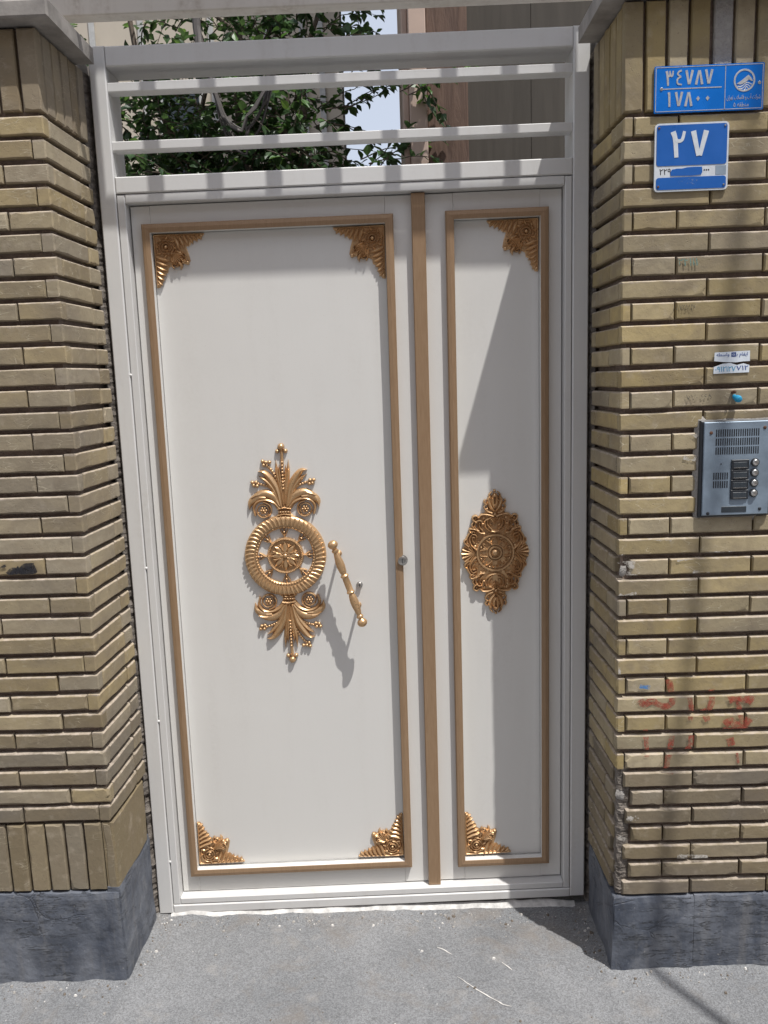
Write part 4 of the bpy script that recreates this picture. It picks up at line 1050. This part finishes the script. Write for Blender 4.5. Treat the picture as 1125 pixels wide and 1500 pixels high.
marks('black_scribble', [([(x + DX, z + DZ) for x, z in p_], h_) for p_, h_ in (([(-.300, 1.150), (-.272, 1.162)], .003), ([(-.270, 1.138), (-.250, 1.150), (-.236, 1.144), (-.222, 1.158), (-.200, 1.160)], .007), ([(-.236, 1.146), (-.215, 1.146), (-.196, 1.152)], .010), ([(-.250, 1.144), (-.238, 1.156)], .005), ([(-.262, 1.138), (-.244, 1.141)], .005))],
      LROWS, 'blackmark', 'black marker scribble on the grey-buff brick wall', 'graffiti')
def stamp(name, body, mat, label, cx, cz, h, wd, rot=0.0):
    root = empty(name, (cx, YF, cz - h / 2), label, 'stamp'); lettering('print', body, mat, root, cx, cz, YF - .0024, h, wd, rot, depth=.0002)
stamp('teal_stamp', '۲۲۱۱۱', 'tealstamp', 'faded teal stamped number on a brick below the house number plate', 1.468, 1.822, .017, .045)
stamp('grey_stamp', '۸۸۷۲۵۸۱۷', 'stamp', 'faded grey stamped phone number on a brick above the sticker', 1.462, 1.719, .013, .052)
stamp('smudged_stamp', '۷۷۰ ۶۶۵', 'stamp', 'smudged grey stamp on a brick beside the taped bolt', 1.502, 1.507, .012, .060)
st_ = empty('blue_stamp', (-.018, -.09, 1.49), 'tiny blue figure painted on the reveal of the grey-buff wall', 'stamp')
me_ = lettering('print', '۳', 'cyan', st_, -.018, 1.505, -.09, .024, .012, depth=.0)
for v in me_.data.vertices:
    dx = v.co.x; v.co.x = .0035; v.co.y = dx
# white plaster scars on the broken corner
def blob(parent, x, y, z, sx, sy, sz, seed, mat='chip'):
    m = MB(); r = random.Random(seed); n_ = 8
    k = m.add([(x + math.cos(i * math.tau / n_) * sx * r.uniform(.6, 1.2), y, z + math.sin(i * math.tau / n_) * sz * r.uniform(.6, 1.2)) for i in range(n_)] + [(x + math.cos(i * math.tau / n_ + .2) * sx * .55 * r.uniform(.6, 1.2), y - sy * r.uniform(.5, 1), z + math.sin(i * math.tau / n_ + .2) * sz * .55 * r.uniform(.6, 1.2)) for i in range(n_)])
    for i in range(n_): m.face(k + i, k + (i + 1) % n_, k + n_ + (i + 1) % n_, k + n_ + i)
    m.face(*[k + n_ + i for i in range(n_)]); return smooth_angle(m.build('plaster_scar', mat, parent), 60)
marks('plaster_scuffs', [([(1.318, 1.115), (1.335, 1.105), (1.355, 1.100)], .012), ([(1.344, 1.062), (1.350, 1.078), (1.362, 1.068)], .013), ([(1.318, 1.018), (1.330, 1.014), (1.36, 1.02)], .008), ([(1.345, .415), (1.36, .41), (1.375, .415)], .007),
    ([(1.40, 1.165), (1.445, 1.160)], .006), ([(1.46, 1.110), (1.55, 1.118), (1.66, 1.112)], .007), ([(1.47, 1.365), (1.50, 1.36)], .008), ([(1.49, 1.425), (1.503, 1.415)], .009), ([(1.50, 1.07), (1.54, 1.065)], .009), ([(1.318, .845), (1.322, .80)], .003), ([(1.322, .36), (1.34, .352)], .006), ([(1.48, .300), (1.56, .296)], .006)],
    RROWS, 'whitescuff', 'white plaster scuffs along the chipped edge of the yellow-buff bricks', 'scuff', YF - .0022)
rm = MB(); N_ = 110
for i in range(N_ + 1):
    z = .19 + .375 * i / N_; e = .016 * noise.noise(Vector((z * 46, 3, 1))) + .009 * noise.noise(Vector((z * 170, 2, 6)))
    rm.v += [Vector((1.352, YF + .012 + e * .2, z)), Vector((1.334 + e * .6, YF + .007 + e * .5, z)), Vector((1.321 + e * .5, YF + .009 - e * .4, z)), Vector((1.320 - e * .3, YF + .024 + e * .6, z)), Vector((1.328, YF + .055, z))]
for i in range(N_):
    for q in range(4): rm.face(5 * i + q, 5 * i + 5 + q, 5 * i + 6 + q, 5 * i + q + 1)
rm.build('crumbled_corner', 'joint', WR)
blob(WR, 1.328, YF + .006, 1.082, .012, .004, .018, 3, 'cement'); blob(WR, 1.330, YF + .007, .475, .014, .004, .02, 4, 'cement')

# ------------------------------------------------------------------ behind the gate: tree, far facade, neighbour's wall
def leaf_shape(L, W_, bend):
    return [(0, 0, 0), (-W_ * .42, L * .30, bend * .5), (-W_ * .5, L * .5, bend * .55), (-W_ * .22, L * .82, bend * .2), (0, L, -bend * .6), (W_ * .22, L * .82, bend * .2), (W_ * .5, L * .5, bend * .55), (W_ * .42, L * .30, bend * .5), (0, L * .45, -bend * .1)], \
        [(0, 8, 1), (1, 8, 2), (2, 8, 3), (3, 8, 4), (4, 8, 5), (5, 8, 6), (6, 8, 7), (7, 8, 0)]
TR = empty('garden_tree', (.12, 1.75, GZ), 'leafy dark green garden tree seen behind the gate transom', 'tree')
rt = random.Random(8)
trunk = MB(); branches = []
def limb(p0, p1, r0, r1, wob, n_=7):
    P = [Vector(p0).lerp(Vector(p1), i / n_) + Vector((rt.gauss(0, wob), rt.gauss(0, wob), rt.gauss(0, wob * .6))) * (0 if i in (0,) else 1) for i in range(n_ + 1)]
    trunk.tube(P, lambda f: r0 + (r1 - r0) * f, 6); return P
main = limb((.12, 1.75, GZ - .05), (.10, 1.7, 1.7), .06, .045, .02)
forks = []
for e in ((-.45, 1.5, 2.7), (-.15, 1.9, 3.3), (.1, 1.45, 3.2), (.32, 1.7, 3.3), (.42, 1.4, 2.75), (-.3, 1.4, 3.3), (.2, 2.0, 2.7), (.55, 1.6, 3.4)):
    forks.append(limb(main[-1 - rt.randrange(2)], e, .028, .008, .05, 9))
leaves = []
def twig(p, d, L, n_, size):
    d = d.normalized(); P = [p]; cur = p.copy(); dd = d.copy()
    for i in range(n_):
        dd = (dd + Vector((rt.gauss(0, .22), rt.gauss(0, .22), rt.gauss(0, .16) - .03))).normalized(); cur = cur + dd * (L / n_); P.append(cur.copy())
    trunk.tube(P, lambda f: .0035 * (1 - .7 * f), 4, False)
    for i in range(1, len(P)):
        for s in (-1, 1):
            if rt.random() < .12: continue
            t = (P[i] - P[i - 1]).normalized(); side = t.cross(Vector((rt.gauss(0, .5), rt.gauss(0, .5), 1))).normalized() * s
            dirn = (t * rt.uniform(.2, .9) + side * rt.uniform(.6, 1.1) + Vector((0, 0, rt.uniform(-.7, .15)))).normalized()
            leaves.append((P[i] - (P[i] - P[i - 1]) * rt.random(), dirn, size * rt.uniform(.65, 1.25)))
    leaves.append((P[-1], dd, size))
for F in forks:
    for k in range(62):
        q = rt.choice(F[3:]) + Vector((rt.gauss(0, .10), rt.gauss(0, .10), rt.gauss(0, .10)))
        if q.x > .5: q.x -= .25
        twig(q, Vector((rt.gauss(0, 1), rt.gauss(0, .7), rt.uniform(-.4, 1.0))), rt.uniform(.2, .42), rt.randrange(6, 11), .050)
# dense lower screen and the sprays reaching over the sky gap
for k in range(150):
    twig(Vector((rt.uniform(-.55, .40), rt.uniform(1.25, 1.9), rt.uniform(2.2, 2.75))), Vector((rt.gauss(0, 1), rt.gauss(0, .5), rt.uniform(-.2, 1))), rt.uniform(.2, .35), rt.randrange(6, 10), .049)
n0 = len(leaves)
for a, b, n_ in (((.55, 1.5, 2.92), (.16, -.02, .06), 7), ((.52, 1.45, 2.72), (.3, 0, .05), 9), ((.55, 1.45, 2.66), (.25, 0, -.05), 8), ((.60, 1.4, 2.70), (.3, 0, .10), 8), ((.55, 1.4, 2.45), (.2, 0, -.05), 6), ((.70, 1.15, 2.42), (.26, 0, .1), 8), ((.72, 1.15, 2.38), (.2, -.02, .14), 8),
                 ((.86, 1.0, 2.62), (.22, 0, .04), 7), ((.92, 1.0, 2.66), (.12, 0, -.12), 6), ((.55, 1.5, 3.05), (.2, 0, .06), 8), ((.5, 1.5, 3.12), (.2, 0, .1), 8), ((.88, 1.0, 2.78), (.12, 0, .03), 3), ((.60, 1.5, 2.85), (.15, 0, .1), 5), ((.80, 1.2, 2.40), (.14, 0, .05), 7)):
    twig(Vector(a), Vector(b), Vector(b).length * 1.25, n_ + 2, .047)
    twig(Vector(a) + Vector((-.03, .05, .03)), Vector(b) + Vector((0, 0, rt.uniform(-.08, .08))), Vector(b).length, n_, .045)
trunk.build('trunk', 'bark', TR)
rootp = TR.location
fol = MB(); crown = bpy.data.objects.new('crown', None); col.objects.link(crown); crown.parent = TR
# the leaves that show largest stand alone, the rest of the crown is one mass
vis = [(-(i >= n0), l[0].y - .6 * l[2] / .05, i) for i, l in enumerate(leaves) if -.5 < l[0].x < 1.1 and 2.3 < l[0].z < 3.3]
single = set(i for _, _, i in sorted(vis)[:300])
LMSH = []
for q in range(5):
    vs, fs = leaf_shape(1.0, .52 + .05 * q, .10 + .03 * q); me = bpy.data.meshes.new('leaf'); me.from_pydata(vs, [], fs); me.materials.append(MAT['leaf2' if q == 3 else 'leaf']); me.update(); LMSH.append(me)
for i, (p, d, s_) in enumerate(leaves):
    up = Vector((rt.gauss(0, .5), rt.gauss(0, .5) - .3, 1)); xa = d.cross(up).normalized(); za = xa.cross(d)
    Mx = Matrix((xa, d, za)).transposed()
    if i in single:
        o = bpy.data.objects.new('leaf', LMSH[rt.randrange(5)]); col.objects.link(o); o.parent = crown
        o.matrix_basis = Matrix.Translation(p - rootp) @ (Mx * s_).to_4x4()
    else:
        vs, fs = leaf_shape(s_, s_ * rt.uniform(.5, .72), s_ * rt.uniform(.08, .22)); k = fol.add([p + Mx @ Vector(v) for v in vs]); fol.m = 1 if rt.random() < .16 else 0
        for f in fs: fol.face(*[k + j_ for j_ in f])
fo = fol.build('foliage', ['leaf', 'leaf2'], crown, root=rootp); tag(fo, kind='stuff')
# sagging bundle of cables in the tree
CB = MB()
for k in range(7):
    P = [Vector((.055 + .30 * t + rt.gauss(0, .003), 1.15 + .01 * k, 2.80 + .05 * (t > .5) - (.24 + .012 * k) * (1 - (2 * t - 1) ** 2) + .10 * max(0, .25 - t) * 4 + .018 * (k % 3))) for t in [i / 16 for i in range(17)]]
    CB.tube(P, .005, 6)
CB.tube([(.05, 1.17, 3.4), (.05, 1.16, 2.95), (.06, 1.15, 2.86)], .016, 8)
tag(CB.build('cable_bundle', 'cable', root=(.2, 1.17, 2.55)), 'sagging bundle of grey cables hanging among the leaves', 'cables')
# far cream facade
FB = empty('far_building', (-1.5, 4.3, GZ), 'cream rendered building behind the garden tree', 'building')
m = MB(); m.box(-6, .47, 4.0, 4.35, GZ - .05, 9); m.build('wall', 'cream', FB)
for x in (-1.3, -.95, -.45, -.05, .20, .33):
    m = MB(); m.box(x - .02, x + .02, 3.985, 4.002, GZ, 9); m.build('pilaster', 'winframe', FB)
for x0, z0 in ((-.85, 2.6), (-1.9, 2.6), (-.85, 5.4), (-1.9, 5.4)):
    m = MB(); m.box(x0, x0 + .32, 3.97, 4.003, z0, z0 + 1.1); o = m.build('window', 'winframe', FB)
    m = MB(); m.box(x0 + .03, x0 + .29, 3.965, 3.972, z0 + .03, z0 + 1.07); m.build('pane', 'glass', o)
# neighbour's side wall with brown stone pier
NB = empty('neighbour_building', (1.6, 1.5, GZ), 'neighbouring house, shade put into its dark wall colour, with a brown stone pier and beige edge', 'building')
m = MB(); m.bbox(.868, .936, 1.10, 1.9, GZ - .05, 9, .004); m.build('beige_edge', 'beige', NB)
m = MB(); m.bbox(.843, .8675, 1.14, 1.9, GZ - .05, 9, .004); m.build('beige_return', 'beige', NB)
m = MB(); m.bbox(.9365, 1.10, 1.16, 1.9, GZ - .05, 9, .006); m.build('stone_pier', 'brownstone', NB)
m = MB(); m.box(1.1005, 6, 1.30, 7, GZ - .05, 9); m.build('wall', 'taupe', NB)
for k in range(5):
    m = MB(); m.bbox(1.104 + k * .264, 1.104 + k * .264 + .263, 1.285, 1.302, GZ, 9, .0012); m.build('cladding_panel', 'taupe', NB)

# buff house across the lane, behind the camera, added for its warm bounce
OP = empty('opposite_bounce_house', (.7, -7.2, GZ), 'unseen buff brick house across the lane, added to bounce warm light at the gate', 'building')
m = MB(); m.box(-9, 10, -9.0, -7.0, GZ - .1, 6.5); m.build('wall', 'beige', OP)
for x in (-5, -2, 1, 4, 7):
    m = MB(); m.box(x, x + 1.2, -7.002, -6.97, 1.1, 2.5); o = m.build('window', 'winframe', OP)
    m = MB(); m.box(x + .06, x + 1.14, -6.972, -6.965, 1.16, 2.44); m.build('pane', 'glass', o)
